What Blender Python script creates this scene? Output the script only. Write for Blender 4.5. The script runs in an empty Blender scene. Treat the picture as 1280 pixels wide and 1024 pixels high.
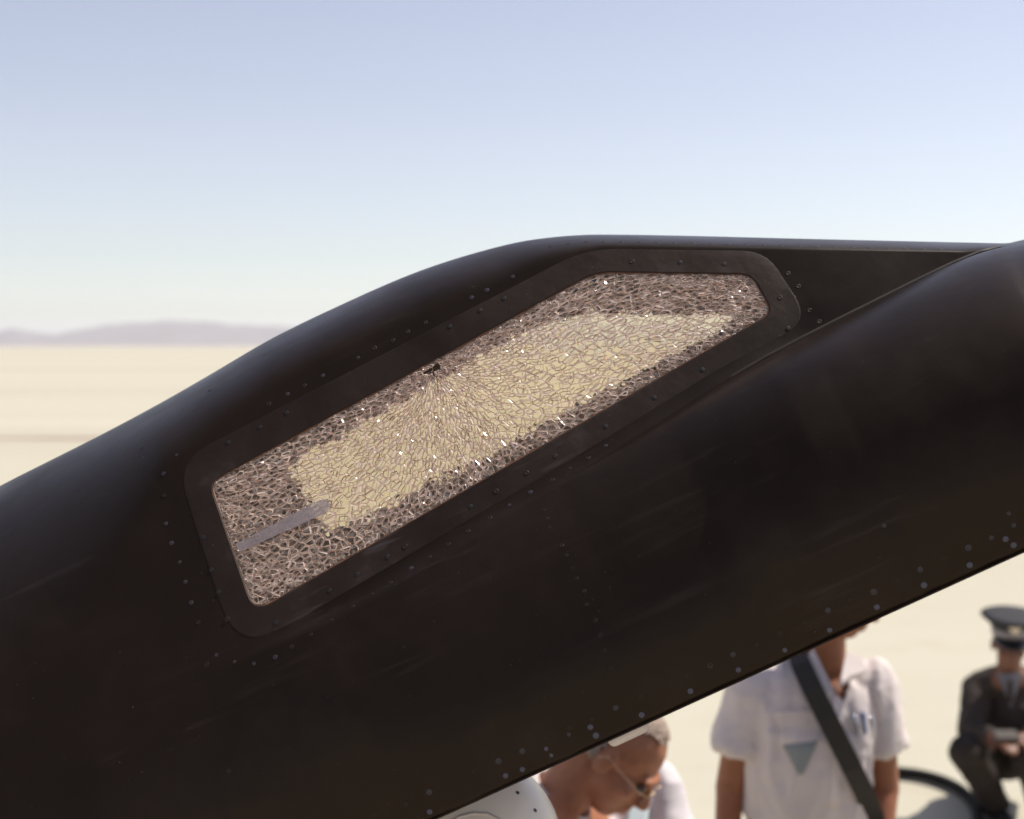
import bpy, bmesh, math, random
import numpy as np
from mathutils import Vector, Matrix, noise as mnoise

random.seed(7); rng = np.random.default_rng(11)
SC = bpy.context.scene
COL = SC.collection

# ------------------------------------------------------------------ camera
CAM_H = 2.35
F_PX = 1758.0                       # focal length in photograph pixels (1280 wide)
PITCH = math.atan(80.0 / F_PX)      # horizon sits 80 px above the picture centre
cam_d = bpy.data.cameras.new('camera'); cam = bpy.data.objects.new('camera', cam_d); COL.objects.link(cam)
cam.location = (0, 0, CAM_H); cam.rotation_euler = (math.pi / 2 - PITCH, 0, 0)
cam_d.sensor_width = 36.0; cam_d.lens = F_PX / 1280 * 36; cam_d.clip_start = 0.05; cam_d.clip_end = 200000
cam_d.dof.use_dof = True; cam_d.dof.focus_distance = 1.50; cam_d.dof.aperture_fstop = 4.6
SC.camera = cam

# ------------------------------------------------------------------ sky, sun, exposure
SUN_EL = math.radians(56); SUN_AZ = math.radians(69)      # azimuth: clockwise from +Y (view direction) to +X
w = bpy.data.worlds.new('World'); SC.world = w; w.use_nodes = True
nt = w.node_tree; nt.nodes.clear()
sky = nt.nodes.new('ShaderNodeTexSky'); sky.sky_type = 'NISHITA'; sky.sun_disc = False
sky.sun_elevation = SUN_EL; sky.sun_rotation = SUN_AZ; sky.altitude = 700; sky.air_density = 1.0; sky.dust_density = 0.9; sky.ozone_density = 1.2
tint = nt.nodes.new('ShaderNodeMix'); tint.data_type = 'RGBA'; tint.blend_type = 'MULTIPLY'; tint.inputs['Factor'].default_value = 1.0
tint.inputs['B'].default_value = (0.975, 0.975, 0.965, 1)
bg = nt.nodes.new('ShaderNodeBackground'); bg.inputs['Strength'].default_value = 0.104
out = nt.nodes.new('ShaderNodeOutputWorld')
hsv = nt.nodes.new('ShaderNodeHueSaturation'); hsv.inputs['Saturation'].default_value = 0.62; hsv.inputs['Hue'].default_value = 0.522
nt.links.new(sky.outputs[0], hsv.inputs['Color']); nt.links.new(hsv.outputs[0], tint.inputs['A']); nt.links.new(tint.outputs['Result'], bg.inputs[0]); nt.links.new(bg.outputs[0], out.inputs[0])
sun_d = bpy.data.lights.new('sun', 'SUN'); sun_d.energy = 3.9; sun_d.angle = math.radians(0.53); sun_d.color = (1.0, 0.95, 0.86)
sun = bpy.data.objects.new('sun', sun_d); COL.objects.link(sun)
SUN = Vector((math.cos(SUN_EL) * math.sin(SUN_AZ), math.cos(SUN_EL) * math.cos(SUN_AZ), math.sin(SUN_EL)))
sun.rotation_euler = SUN.to_track_quat('Z', 'Y').to_euler()
vs = SC.view_settings; vs.view_transform = 'Standard'; vs.look = 'None'; vs.gamma = 1; vs.use_curve_mapping = False
vs.exposure = 0.47
SC.cycles.use_denoising = True
SC.cycles.transparent_max_bounces = 32; SC.cycles.max_bounces = 12; SC.cycles.volume_bounces = 1

# ------------------------------------------------------------------ helpers
CP, SP = math.cos(PITCH), math.sin(PITCH)
def ray(px, py):
    """direction through a photograph pixel, scaled so that its Y is 1"""
    x = (np.asarray(px, float) - 640) / F_PX; v = (512 - np.asarray(py, float)) / F_PX
    dy = CP + v * SP; dz = -SP + v * CP
    return x / dy, dz / dy
def at(px, py, Y):
    rx, rz = ray(px, py)
    return Vector((float(rx * Y), float(Y), float(CAM_H + rz * Y)))

def link(name, me, mats, parent=None, smooth=False):
    o = bpy.data.objects.new(name, me); COL.objects.link(o)
    for m in (mats if isinstance(mats, (list, tuple)) else [mats]):
        if m: me.materials.append(m)
    if parent: o.parent = parent
    if smooth:
        me.polygons.foreach_set('use_smooth', [True] * len(me.polygons)); me.update()
    return o
def mesh(name, verts, faces, mats, parent=None, smooth=False, midx=None):
    me = bpy.data.meshes.new(name); me.from_pydata([tuple(v) for v in verts], [], [tuple(f) for f in faces]); me.update()
    if midx is not None: me.polygons.foreach_set('material_index', midx)
    return link(name, me, mats, parent, smooth)
def from_bm(name, bm, mats, parent=None, smooth=False):
    me = bpy.data.meshes.new(name); bmesh.ops.recalc_face_normals(bm, faces=bm.faces); bm.to_mesh(me); bm.free()
    return link(name, me, mats, parent, smooth)
def tag(o, label, cat, group=None, kind=None):
    if label: o['label'] = label
    if cat: o['category'] = cat
    if group: o['group'] = group
    if kind: o['kind'] = kind
    return o
def empty(name, loc, label=None, cat=None):
    o = bpy.data.objects.new(name, None); COL.objects.link(o); o.location = loc; o.empty_display_size = 0.1
    return tag(o, label, cat)

def tube_bm(bm, pts, radii, n=10, cap=True):
    pts = [Vector(p) for p in pts]
    if not isinstance(radii, (list, tuple)): radii = [radii] * len(pts)
    rings = []; up = Vector((0.123, 0.31, 0.94)).normalized()
    for i, p in enumerate(pts):
        d = (pts[min(i + 1, len(pts) - 1)] - pts[max(i - 1, 0)]).normalized()
        a = d.cross(up)
        if a.length < 1e-4: a = d.cross(Vector((1, 0, 0)))
        a.normalize(); b = d.cross(a).normalized(); up = b.cross(d) if False else up
        rings.append([bm.verts.new(p + (a * math.cos(t) + b * math.sin(t)) * radii[i]) for t in [2 * math.pi * k / n for k in range(n)]])
    for r0, r1 in zip(rings, rings[1:]):
        for k in range(n): bm.faces.new((r0[k], r0[(k + 1) % n], r1[(k + 1) % n], r1[k]))
    if cap:
        bm.faces.new(rings[0][::-1]); bm.faces.new(rings[-1])
def capsule(bm, p0, r0, p1, r1, n=14):
    p0, p1 = Vector(p0), Vector(p1); d = (p1 - p0); L = d.length
    d = d.normalized() if L > 1e-6 else Vector((0, 0, 1)); pts = []; rad = []
    for a in (85, 60, 35, 12): pts.append(p0 - d * r0 * math.sin(math.radians(a))); rad.append(r0 * math.cos(math.radians(a)))
    for a in (12, 35, 60, 85): pts.append(p1 + d * r1 * math.sin(math.radians(a))); rad.append(r1 * math.cos(math.radians(a)))
    tube_bm(bm, pts, rad, n)
def ellipsoid(bm, c, r, M=None):
    mat = Matrix.Translation(Vector(c)) @ (M.to_4x4() if M else Matrix.Identity(4)) @ Matrix.Diagonal((r[0], r[1], r[2], 1))
    bmesh.ops.create_uvsphere(bm, u_segments=20, v_segments=12, radius=1, matrix=mat)
def box_bm(bm, c, s, M=None):
    mat = Matrix.Translation(Vector(c)) @ (M.to_4x4() if M else Matrix.Identity(4)) @ Matrix.Diagonal((s[0], s[1], s[2], 1))
    bmesh.ops.create_cube(bm, size=1, matrix=mat)
def blend(bm, voxel, smooth=6):
    """fuse overlapping closed shapes into one continuous skin"""
    me = bpy.data.meshes.new('tmp'); bmesh.ops.recalc_face_normals(bm, faces=bm.faces); bm.to_mesh(me); bm.free()
    o = bpy.data.objects.new('tmp', me); COL.objects.link(o)
    m = o.modifiers.new('r', 'REMESH'); m.mode = 'VOXEL'; m.voxel_size = voxel
    s = o.modifiers.new('s', 'SMOOTH'); s.factor = 0.5; s.iterations = smooth
    dg = bpy.context.evaluated_depsgraph_get(); dg.update()
    res = bpy.data.meshes.new_from_object(o.evaluated_get(dg)); bpy.data.objects.remove(o); bpy.data.meshes.remove(me)
    return res

def material(name, color, rough=0.5, metal=0.0, spec=0.5, var=0.0, scale=8.0, color2=None, bump=0.0, bscale=60.0, rough_var=0.0, detail=6.0, stretch=None):
    m = bpy.data.materials.new(name); m.use_nodes = True; n = m.node_tree.nodes; l = m.node_tree.links
    b = n['Principled BSDF']; b.inputs['Base Color'].default_value = (*color, 1); b.inputs['Roughness'].default_value = rough
    b.inputs['Metallic'].default_value = metal; b.inputs['Specular IOR Level'].default_value = spec
    tc = n.new('ShaderNodeTexCoord'); src = tc.outputs['Object']
    if stretch:
        mp = n.new('ShaderNodeMapping'); mp.inputs['Scale'].default_value = stretch[0]; mp.inputs['Rotation'].default_value = stretch[1]
        l.new(src, mp.inputs['Vector']); src = mp.outputs['Vector']
    if color2 is not None or var or rough_var:
        t = n.new('ShaderNodeTexNoise'); t.inputs['Scale'].default_value = scale; t.inputs['Detail'].default_value = detail; t.inputs['Roughness'].default_value = 0.62
        l.new(src, t.inputs['Vector'])
        r = n.new('ShaderNodeMapRange'); r.inputs['From Min'].default_value = 0.32; r.inputs['From Max'].default_value = 0.70
        l.new(t.outputs['Fac'], r.inputs['Value'])
        c2 = color2 if color2 is not None else tuple(c * (1 - var) for c in color)
        mx = n.new('ShaderNodeMix'); mx.data_type = 'RGBA'; mx.inputs['A'].default_value = (*color, 1); mx.inputs['B'].default_value = (*c2, 1)
        l.new(r.outputs['Result'], mx.inputs['Factor']); l.new(mx.outputs['Result'], b.inputs['Base Color'])
        if rough_var:
            r2 = n.new('ShaderNodeMapRange'); r2.inputs['From Min'].default_value = 0.3; r2.inputs['From Max'].default_value = 0.7
            r2.inputs['To Min'].default_value = rough - rough_var; r2.inputs['To Max'].default_value = rough + rough_var
            l.new(t.outputs['Fac'], r2.inputs['Value']); l.new(r2.outputs['Result'], b.inputs['Roughness'])
    if bump:
        t2 = n.new('ShaderNodeTexNoise'); t2.inputs['Scale'].default_value = bscale; t2.inputs['Detail'].default_value = 4
        l.new(src, t2.inputs['Vector'])
        bp = n.new('ShaderNodeBump'); bp.inputs['Strength'].default_value = bump; bp.inputs['Distance'].default_value = 0.01
        l.new(t2.outputs['Fac'], bp.inputs['Height']); l.new(bp.outputs['Normal'], b.inputs['Normal'])
    return m

# ------------------------------------------------------------------ materials
M_PAINT = material('black_paint', (0.0084, 0.0048, 0.0026), 0.36, 0, 0.22, scale=6, color2=(0.0115, 0.0064, 0.0037), rough_var=0.08, bump=0.02, bscale=90)
M_FRAME = material('frame_paint', (0.012, 0.0070, 0.0045), 0.47, 0, 0.24, scale=9, color2=(0.022, 0.0135, 0.0105), rough_var=0.12, bump=0.06, bscale=70)
def weather(m, dust, dscale, lo, hi, spot, spot_amt):
    """patchy dust and fine specks over a paint"""
    n = m.node_tree.nodes; l = m.node_tree.links; b = n['Principled BSDF']; src = b.inputs['Base Color'].links[0].from_socket; tc = n.new('ShaderNodeTexCoord')
    for sc, c, a, z, amt in ((dscale, dust, lo, hi, 1.0), (330, spot, 0.775, 0.81, spot_amt)):
        t = n.new('ShaderNodeTexNoise'); t.inputs['Scale'].default_value = sc; t.inputs['Detail'].default_value = 7 if sc < 100 else 1; t.inputs['Roughness'].default_value = 0.66
        l.new(tc.outputs['Object'], t.inputs['Vector'])
        r = n.new('ShaderNodeMapRange'); r.inputs['From Min'].default_value = a; r.inputs['From Max'].default_value = z; r.inputs['To Max'].default_value = amt; l.new(t.outputs['Fac'], r.inputs['Value'])
        x = n.new('ShaderNodeMix'); x.data_type = 'RGBA'; l.new(r.outputs['Result'], x.inputs['Factor']); l.new(src, x.inputs['A']); x.inputs['B'].default_value = (*c, 1); src = x.outputs['Result']
    l.new(src, b.inputs['Base Color'])
def scratches(m, col, amt):
    n = m.node_tree.nodes; l = m.node_tree.links; b = n['Principled BSDF']; src = b.inputs['Base Color'].links[0].from_socket; tc = n.new('ShaderNodeTexCoord')
    mp = n.new('ShaderNodeMapping'); mp.vector_type = 'TEXTURE'; mp.inputs['Rotation'].default_value = (0, math.radians(-26), 0); mp.inputs['Scale'].default_value = (1 / 4.0, 1 / 50, 1 / 90); l.new(tc.outputs['Object'], mp.inputs['Vector'])
    t = n.new('ShaderNodeTexNoise'); t.inputs['Scale'].default_value = 1.0; t.inputs['Detail'].default_value = 5; l.new(mp.outputs[0], t.inputs['Vector'])
    k = n.new('ShaderNodeTexNoise'); k.inputs['Scale'].default_value = 3.2; k.inputs['Detail'].default_value = 3; l.new(tc.outputs['Object'], k.inputs['Vector'])
    r = n.new('ShaderNodeMapRange'); r.inputs['From Min'].default_value = 0.58; r.inputs['From Max'].default_value = 0.72; l.new(t.outputs['Fac'], r.inputs['Value'])
    r2 = n.new('ShaderNodeMapRange'); r2.inputs['From Min'].default_value = 0.48; r2.inputs['From Max'].default_value = 0.68; r2.inputs['To Max'].default_value = amt; l.new(k.outputs['Fac'], r2.inputs['Value'])
    mu = n.new('ShaderNodeMath'); mu.operation = 'MULTIPLY'; l.new(r.outputs[0], mu.inputs[0]); l.new(r2.outputs[0], mu.inputs[1])
    x = n.new('ShaderNodeMix'); x.data_type = 'RGBA'; l.new(mu.outputs[0], x.inputs['Factor']); l.new(src, x.inputs['A']); x.inputs['B'].default_value = (*col, 1); l.new(x.outputs['Result'], b.inputs['Base Color'])
scratches(M_PAINT, (0.040, 0.029, 0.026), 0.6); scratches(M_FRAME, (0.075, 0.060, 0.062), 0.75)
def dust_and_toplight(m, col, amt):  # brown dust on upward faces, also painting the hump top and rims lighter
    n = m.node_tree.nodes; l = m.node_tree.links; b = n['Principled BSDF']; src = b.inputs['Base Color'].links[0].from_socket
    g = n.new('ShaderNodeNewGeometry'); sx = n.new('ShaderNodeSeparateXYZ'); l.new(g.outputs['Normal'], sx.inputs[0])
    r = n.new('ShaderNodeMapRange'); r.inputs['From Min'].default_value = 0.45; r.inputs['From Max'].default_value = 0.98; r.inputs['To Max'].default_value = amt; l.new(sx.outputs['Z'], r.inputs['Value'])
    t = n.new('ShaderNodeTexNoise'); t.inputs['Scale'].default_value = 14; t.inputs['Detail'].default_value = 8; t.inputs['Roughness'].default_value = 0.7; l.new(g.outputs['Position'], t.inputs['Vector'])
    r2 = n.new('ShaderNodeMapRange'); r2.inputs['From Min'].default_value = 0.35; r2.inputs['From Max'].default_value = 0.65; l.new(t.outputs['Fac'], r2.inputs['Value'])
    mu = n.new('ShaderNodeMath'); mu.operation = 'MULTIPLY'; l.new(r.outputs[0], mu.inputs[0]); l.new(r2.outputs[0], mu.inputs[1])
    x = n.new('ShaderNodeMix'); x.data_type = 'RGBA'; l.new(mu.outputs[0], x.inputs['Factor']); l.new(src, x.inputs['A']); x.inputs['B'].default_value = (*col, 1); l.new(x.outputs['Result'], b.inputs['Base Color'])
dust_and_toplight(M_PAINT, (0.050, 0.035, 0.033), 0.25)
for _m in (M_PAINT, M_FRAME): _m.node_tree.nodes['Principled BSDF'].inputs['Specular Tint'].default_value = (1.0, 0.82, 0.70, 1)
weather(M_PAINT, (0.021, 0.0125, 0.0085), 4.0, 0.52, 0.80, (0.12, 0.10, 0.09), 0.5)
weather(M_FRAME, (0.055, 0.040, 0.040), 9.0, 0.58, 0.80, (0.16, 0.12, 0.11), 0.5)
M_RIVET = material('rivet_metal', (0.060, 0.050, 0.056), 0.45, 0.2, 0.3, var=0.85, scale=9, detail=2)
M_SCREW = material('screw_dark', (0.012, 0.010, 0.010), 0.5, 0.3)
M_SEAL = material('brown_seal', (0.16, 0.065, 0.028), 0.6, scale=60, color2=(0.04, 0.02, 0.012))
M_INNER = material('cockpit_paint', (0.09, 0.058, 0.05), 0.6, scale=12, color2=(0.05, 0.033, 0.03))
M_STRIP = material('grey_strip', (0.30, 0.245, 0.255), 0.6, scale=40, var=0.25)
_n = M_STRIP.node_tree.nodes; _t = _n.new('ShaderNodeTexNoise'); _t.inputs['Scale'].default_value = 170; _t.inputs['Detail'].default_value = 4
_r = _n.new('ShaderNodeMapRange'); _r.inputs['From Min'].default_value = 0.38; _r.inputs['From Max'].default_value = 0.56; _r.inputs['To Min'].default_value = 0.35; _r.inputs['To Max'].default_value = 0.95
M_STRIP.node_tree.links.new(_t.outputs['Fac'], _r.inputs['Value']); M_STRIP.node_tree.links.new(_r.outputs[0], _n['Principled BSDF'].inputs['Alpha'])   # patchy transparency
M_TAB = material('pale_tab', (0.62, 0.52, 0.46), 0.6, var=0.15, scale=60)
M_RUBBER = material('rubber', (0.016, 0.013, 0.012), 0.8, 0, 0.2, var=0.4, scale=20)
M_WHITE = material('white_gloss', (0.74, 0.65, 0.57), 0.25, var=0.06, scale=10)

def glass_mat(name, tint_c, gloss=0.06, rough=0.03, dirt=0.0):
    m = bpy.data.materials.new(name); m.use_nodes = True; n = m.node_tree.nodes; l = m.node_tree.links; n.clear()
    o = n.new('ShaderNodeOutputMaterial'); t = n.new('ShaderNodeBsdfTransparent'); t.inputs[0].default_value = (*tint_c, 1)
    g = n.new('ShaderNodeBsdfGlossy'); g.inputs['Roughness'].default_value = rough; g.inputs['Color'].default_value = (1, 1, 1, 1)
    fr = n.new('ShaderNodeFresnel'); fr.inputs[0].default_value = 1.5
    mx = n.new('ShaderNodeMixShader'); l.new(fr.outputs[0], mx.inputs[0]); l.new(t.outputs[0], mx.inputs[1]); l.new(g.outputs[0], mx.inputs[2])
    last = mx
    if dirt:
        d = n.new('ShaderNodeBsdfDiffuse'); d.inputs[0].default_value = (0.6, 0.54, 0.5, 1)
        tc = n.new('ShaderNodeTexCoord'); ns = n.new('ShaderNodeTexNoise'); ns.inputs['Scale'].default_value = 45; ns.inputs['Detail'].default_value = 8
        l.new(tc.outputs['Object'], ns.inputs['Vector'])
        mr = n.new('ShaderNodeMapRange'); mr.inputs['From Min'].default_value = 0.45; mr.inputs['From Max'].default_value = 0.8; mr.inputs['To Max'].default_value = dirt
        l.new(ns.outputs['Fac'], mr.inputs['Value'])
        m2 = n.new('ShaderNodeMixShader'); l.new(mr.outputs['Result'], m2.inputs[0]); l.new(mx.outputs[0], m2.inputs[1]); l.new(d.outputs[0], m2.inputs[2]); last = m2
    l.new(last.outputs[0], o.inputs['Surface'])
    return m
def shard_mat():
    m = bpy.data.materials.new('shard_glass'); m.use_nodes = True; n = m.node_tree.nodes; l = m.node_tree.links; n.clear()
    o = n.new('ShaderNodeOutputMaterial'); rf = n.new('ShaderNodeBsdfRefraction'); rf.inputs['Color'].default_value = (0.93, 0.90, 0.80, 1); rf.inputs['IOR'].default_value = 1.3; rf.inputs['Roughness'].default_value = 0.0
    ge = n.new('ShaderNodeNewGeometry'); ns = n.new('ShaderNodeTexNoise'); ns.inputs['Scale'].default_value = 95; ns.inputs['Detail'].default_value = 2
    l.new(ge.outputs['Position'], ns.inputs['Vector'])
    sb = n.new('ShaderNodeVectorMath'); sb.operation = 'SUBTRACT'; sb.inputs[1].default_value = (0.5, 0.5, 0.5); l.new(ns.outputs['Color'], sb.inputs[0])
    sc = n.new('ShaderNodeVectorMath'); sc.operation = 'SCALE'; sc.inputs['Scale'].default_value = 0.36; l.new(sb.outputs[0], sc.inputs[0])
    ad = n.new('ShaderNodeVectorMath'); ad.operation = 'ADD'; l.new(ge.outputs['Incoming'], ad.inputs[0]); l.new(sc.outputs[0], ad.inputs[1])
    nm = n.new('ShaderNodeVectorMath'); nm.operation = 'NORMALIZE'; l.new(ad.outputs[0], nm.inputs[0]); l.new(nm.outputs[0], rf.inputs['Normal'])
    g = n.new('ShaderNodeBsdfGlossy'); g.inputs['Roughness'].default_value = 0.24; fr = n.new('ShaderNodeFresnel'); fr.inputs[0].default_value = 1.4
    mx = n.new('ShaderNodeMixShader'); l.new(fr.outputs[0], mx.inputs[0]); l.new(rf.outputs[0], mx.inputs[1]); l.new(g.outputs[0], mx.inputs[2])
    df = n.new('ShaderNodeBsdfDiffuse'); df.inputs[0].default_value = (0.78, 0.66, 0.58, 1)
    n2 = n.new('ShaderNodeTexNoise'); n2.inputs['Scale'].default_value = 260; n2.inputs['Detail'].default_value = 5; l.new(ge.outputs['Position'], n2.inputs['Vector'])
    mr = n.new('ShaderNodeMapRange'); mr.inputs['From Min'].default_value = 0.42; mr.inputs['From Max'].default_value = 0.74; mr.inputs['To Max'].default_value = 0.34; l.new(n2.outputs['Fac'], mr.inputs['Value'])
    m2 = n.new('ShaderNodeMixShader'); l.new(mr.outputs[0], m2.inputs[0]); l.new(mx.outputs[0], m2.inputs[1]); l.new(df.outputs[0], m2.inputs[2]); l.new(m2.outputs[0], o.inputs['Surface'])
    return m
M_GLASS = shard_mat()
M_PLY = glass_mat('inner_ply_glass', (0.985, 0.975, 0.93))
M_FARGLASS = glass_mat('far_glass', (0.975, 0.955, 0.90))
# fracture walls: crushed glass that scatters the light falling on it and still lets some through
def fracture_mat():
    m = bpy.data.materials.new('fracture'); m.use_nodes = True; n = m.node_tree.nodes; l = m.node_tree.links; n.clear()
    o = n.new('ShaderNodeOutputMaterial'); tr = n.new('ShaderNodeBsdfTransparent'); tr.inputs[0].default_value = (0.80, 0.72, 0.68, 1)
    df = n.new('ShaderNodeBsdfDiffuse'); df.inputs[0].default_value = (0.95, 0.78, 0.69, 1)
    tl = n.new('ShaderNodeBsdfTranslucent'); tl.inputs[0].default_value = (0.93, 0.75, 0.65, 1)
    gl = n.new('ShaderNodeBsdfGlossy'); gl.inputs['Roughness'].default_value = 0.16
    a = n.new('ShaderNodeMixShader'); a.inputs[0].default_value = 0.40; l.new(df.outputs[0], a.inputs[1]); l.new(tl.outputs[0], a.inputs[2])
    b = n.new('ShaderNodeMixShader'); b.inputs[0].default_value = 0.15; l.new(a.outputs[0], b.inputs[1]); l.new(gl.outputs[0], b.inputs[2])
    tc = n.new('ShaderNodeTexCoord'); ns = n.new('ShaderNodeTexNoise'); ns.inputs['Scale'].default_value = 160; ns.inputs['Detail'].default_value = 5
    l.new(tc.outputs['Object'], ns.inputs['Vector'])
    mr = n.new('ShaderNodeMapRange'); mr.inputs['From Min'].default_value = 0.35; mr.inputs['From Max'].default_value = 0.65
    mr.inputs['To Min'].default_value = 0.40; mr.inputs['To Max'].default_value = 0.95
    l.new(ns.outputs['Fac'], mr.inputs['Value'])
    c = n.new('ShaderNodeMixShader'); l.new(mr.outputs['Result'], c.inputs[0]); l.new(tr.outputs[0], c.inputs[1]); l.new(b.outputs[0], c.inputs[2])
    l.new(c.outputs[0], o.inputs['Surface'])
    return m
M_FRACT = fracture_mat()

# ------------------------------------------------------------------ the setting: dry lake bed, far hills
def ground_mat():
    m = material('lakebed', (0.52, 0.465, 0.36), 0.9, 0, 0.1)
    n = m.node_tree.nodes; l = m.node_tree.links; b = n['Principled BSDF']; tc = n.new('ShaderNodeTexCoord')
    def nz(scale, vec=None, det=6):
        t = n.new('ShaderNodeTexNoise'); t.inputs['Scale'].default_value = scale; t.inputs['Detail'].default_value = det; t.inputs['Roughness'].default_value = 0.6
        l.new(vec or tc.outputs['Object'], t.inputs['Vector']); return t
    mp = n.new('ShaderNodeMapping'); mp.inputs['Scale'].default_value = (0.12, 1.0, 1); l.new(tc.outputs['Object'], mp.inputs['Vector'])
    a = nz(0.05, mp.outputs['Vector']); c = nz(1.7); d = nz(0.0016, mp.outputs['Vector'], 3)
    def mixc(f, A, B, lo, hi):
        r = n.new('ShaderNodeMapRange'); r.inputs['From Min'].default_value = lo; r.inputs['From Max'].default_value = hi; l.new(f, r.inputs['Value'])
        x = n.new('ShaderNodeMix'); x.data_type = 'RGBA'; l.new(r.outputs['Result'], x.inputs['Factor'])
        if isinstance(A, tuple): x.inputs['A'].default_value = (*A, 1)
        else: l.new(A, x.inputs['A'])
        x.inputs['B'].default_value = (*B, 1); return x.outputs['Result']
    k = mixc(a.outputs['Fac'], (0.525, 0.485, 0.385), (0.44, 0.40, 0.31), 0.40, 0.66)
    k = mixc(c.outputs['Fac'], k, (0.475, 0.425, 0.33), 0.50, 0.75)
    k = mixc(d.outputs['Fac'], k, (0.46, 0.395, 0.30), 0.52, 0.68)
    l.new(k, b.inputs['Base Color'])
    v = n.new('ShaderNodeTexVoronoi'); v.feature = 'DISTANCE_TO_EDGE'; v.inputs['Scale'].default_value = 7; l.new(tc.outputs['Object'], v.inputs['Vector'])
    bp = n.new('ShaderNodeBump'); bp.inputs['Strength'].default_value = 0.25; bp.inputs['Distance'].default_value = 0.01
    mm = n.new('ShaderNodeMath'); mm.operation = 'MINIMUM'; mm.inputs[1].default_value = 0.06; l.new(v.outputs['Distance'], mm.inputs[0])
    l.new(mm.outputs[0], bp.inputs['Height']); l.new(bp.outputs['Normal'], b.inputs['Normal'])
    return m
vs_ = [(0, 0, 0)]; fs_ = []
NR = 96; radii = [3, 8, 20, 60, 200, 800, 3000, 10000, 20000]
for r in radii:
    for k in range(NR): vs_.append((r * math.cos(2 * math.pi * k / NR), r * math.sin(2 * math.pi * k / NR), 0))
for k in range(NR): fs_.append((0, 1 + k, 1 + (k + 1) % NR))
for i in range(len(radii) - 1):
    for k in range(NR):
        a = 1 + i * NR; fs_.append((a + k, a + NR + k, a + NR + (k + 1) % NR, a + (k + 1) % NR))
tag(mesh('ground', vs_, fs_, ground_mat()), None, None, kind='structure')
# worn wheel track crossing the lake bed
tv, tf = [], []
M_TRACK = material('track_dust', (0.27, 0.19, 0.15), 0.95, 0, 0.1, scale=0.8, color2=(0.38, 0.30, 0.24), detail=8)
for i, x in enumerate(np.linspace(-90, 60, 90)):
    wob = 0.25 * math.sin(x * 0.23) + 0.1 * math.sin(x * 0.9)
    wd = 0.55 + 0.15 * math.sin(x * 0.6) + 0.05 * random.random()
    tv += [(x, 35.6 + wob - wd, 0.004), (x, 35.6 + wob + wd, 0.004)]
    if i: tf.append((2 * i - 2, 2 * i - 1, 2 * i + 1, 2 * i))
tag(mesh('dirt_track', tv, tf, M_TRACK), None, None, kind='structure')
# mountains
def ridge_px(px):
    xs = [-900, -500, -200, -60, 0, 20, 45, 66, 95, 131, 160, 184, 213, 256, 289, 361, 430, 520, 640, 760, 900, 1050, 1300, 1700, 2200]
    ys = [414, 408, 416, 411, 413, 409, 414, 417, 412, 405, 402, 400, 398.5, 400, 404, 406, 410, 407, 413, 404, 408, 415, 405, 411, 407]
    return np.interp(px, xs, ys)
MD = 9000.0
mv, mf = [], []
cols = np.linspace(-900, 2200, 520); NJ = 14
for i, px in enumerate(cols):
    rx, _ = ray(px, 432)
    for j in range(NJ):
        f = j / (NJ - 1); d = MD + (f - 0.5) * 2600
        h0 = (432 - ridge_px(px) + 0.8 * mnoise.noise(Vector((px * 0.06, 0, 3))) + 0.5 * mnoise.noise(Vector((px * 0.17, 1, 3)))) / F_PX * MD
        prof = max(0.0, 1 - abs(f - 0.5) * 2) ** 0.8
        z = h0 * prof * (1 + 0.45 * (1 - prof) * mnoise.noise(Vector((px * 0.03, f * 3.0, 0)))) + 6 * mnoise.noise(Vector((px * 0.05, f * 7, 9))) * prof
        mv.append((rx * d, d, max(z, 0) - 2 + 2 * (prof > 0)))
        if i and j: a = i * NJ + j; mf.append((a, a - 1, a - NJ - 1, a - NJ))
tag(mesh('mountains', mv, mf, material('mountain_rock', (0.20, 0.155, 0.19), 0.95, scale=0.004, color2=(0.12, 0.085, 0.10)), smooth=True), None, None, kind='structure')

# ------------------------------------------------------------------ the aircraft: canopy skin as a depth function over the side view
Y0, Z0, TB = 1.50, CAM_H - 0.101, 0.50          # window facet: leans back by TB
YSYM = 1.72                                      # vertical mid plane of the aircraft
DX, DY = math.sin(math.radians(26)), math.cos(math.radians(26))   # direction across the canopy, seen from the side
def c_of(px, py): return np.asarray(px) * DY - np.asarray(py) * DX
def e_of(px, py): return np.asarray(px) * DX + np.asarray(py) * DY
def px_of(c, e): return c * DY + e * DX, -c * DX + e * DY
TOP = [(-420, 840), (-300, 775), (-150, 690), (-60, 641), (0, 607), (60, 577), (120, 547), (190, 510), (260, 470), (330, 428), (375, 405), (420, 384), (470, 361), (520, 340), (570, 323), (620, 309), (655, 301), (690, 296.5), (720, 294), (750, 293), (850, 294.5), (1000, 298.5), (1150, 302), (1240, 304), (1262, 304.5), (1285, 299.5), (1340, 286), (1420, 272), (1560, 258)]
LIN = [(-420, 1120), (-200, 1030), (0, 950), (200, 874), (330, 812), (420, 778), (560, 694), (700, 606), (830, 525), (900, 481), (1000, 424), (1100, 374), (1150, 349), (1190, 330), (1230, 314), (1262, 307), (1285, 302), (1340, 289), (1420, 275), (1560, 261)]
def dense(pts, n=500):
    p = np.array(pts, float)
    for _ in range(3):                       # Chaikin keeps the drawn curve smooth
        q = np.empty((2 * len(p) - 2 + 2, 2)); q[0] = p[0]; q[-1] = p[-1]
        q[1:-1:2] = 0.75 * p[:-1] + 0.25 * p[1:]; q[2:-1:2] = (0.25 * p[:-1] + 0.75 * p[1:])[:len(q[2:-1:2])]
        p = q
    return p
tp, lp = dense(TOP), dense(LIN)
tc_, te_ = c_of(*tp.T), e_of(*tp.T); lc_, le_ = c_of(*lp.T), e_of(*lp.T)
def eT(c): return np.interp(c, tc_, te_)
def eL(c): return np.maximum(np.interp(c, lc_, le_), eT(c) + 3.0)
BS = 0.4544
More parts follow.
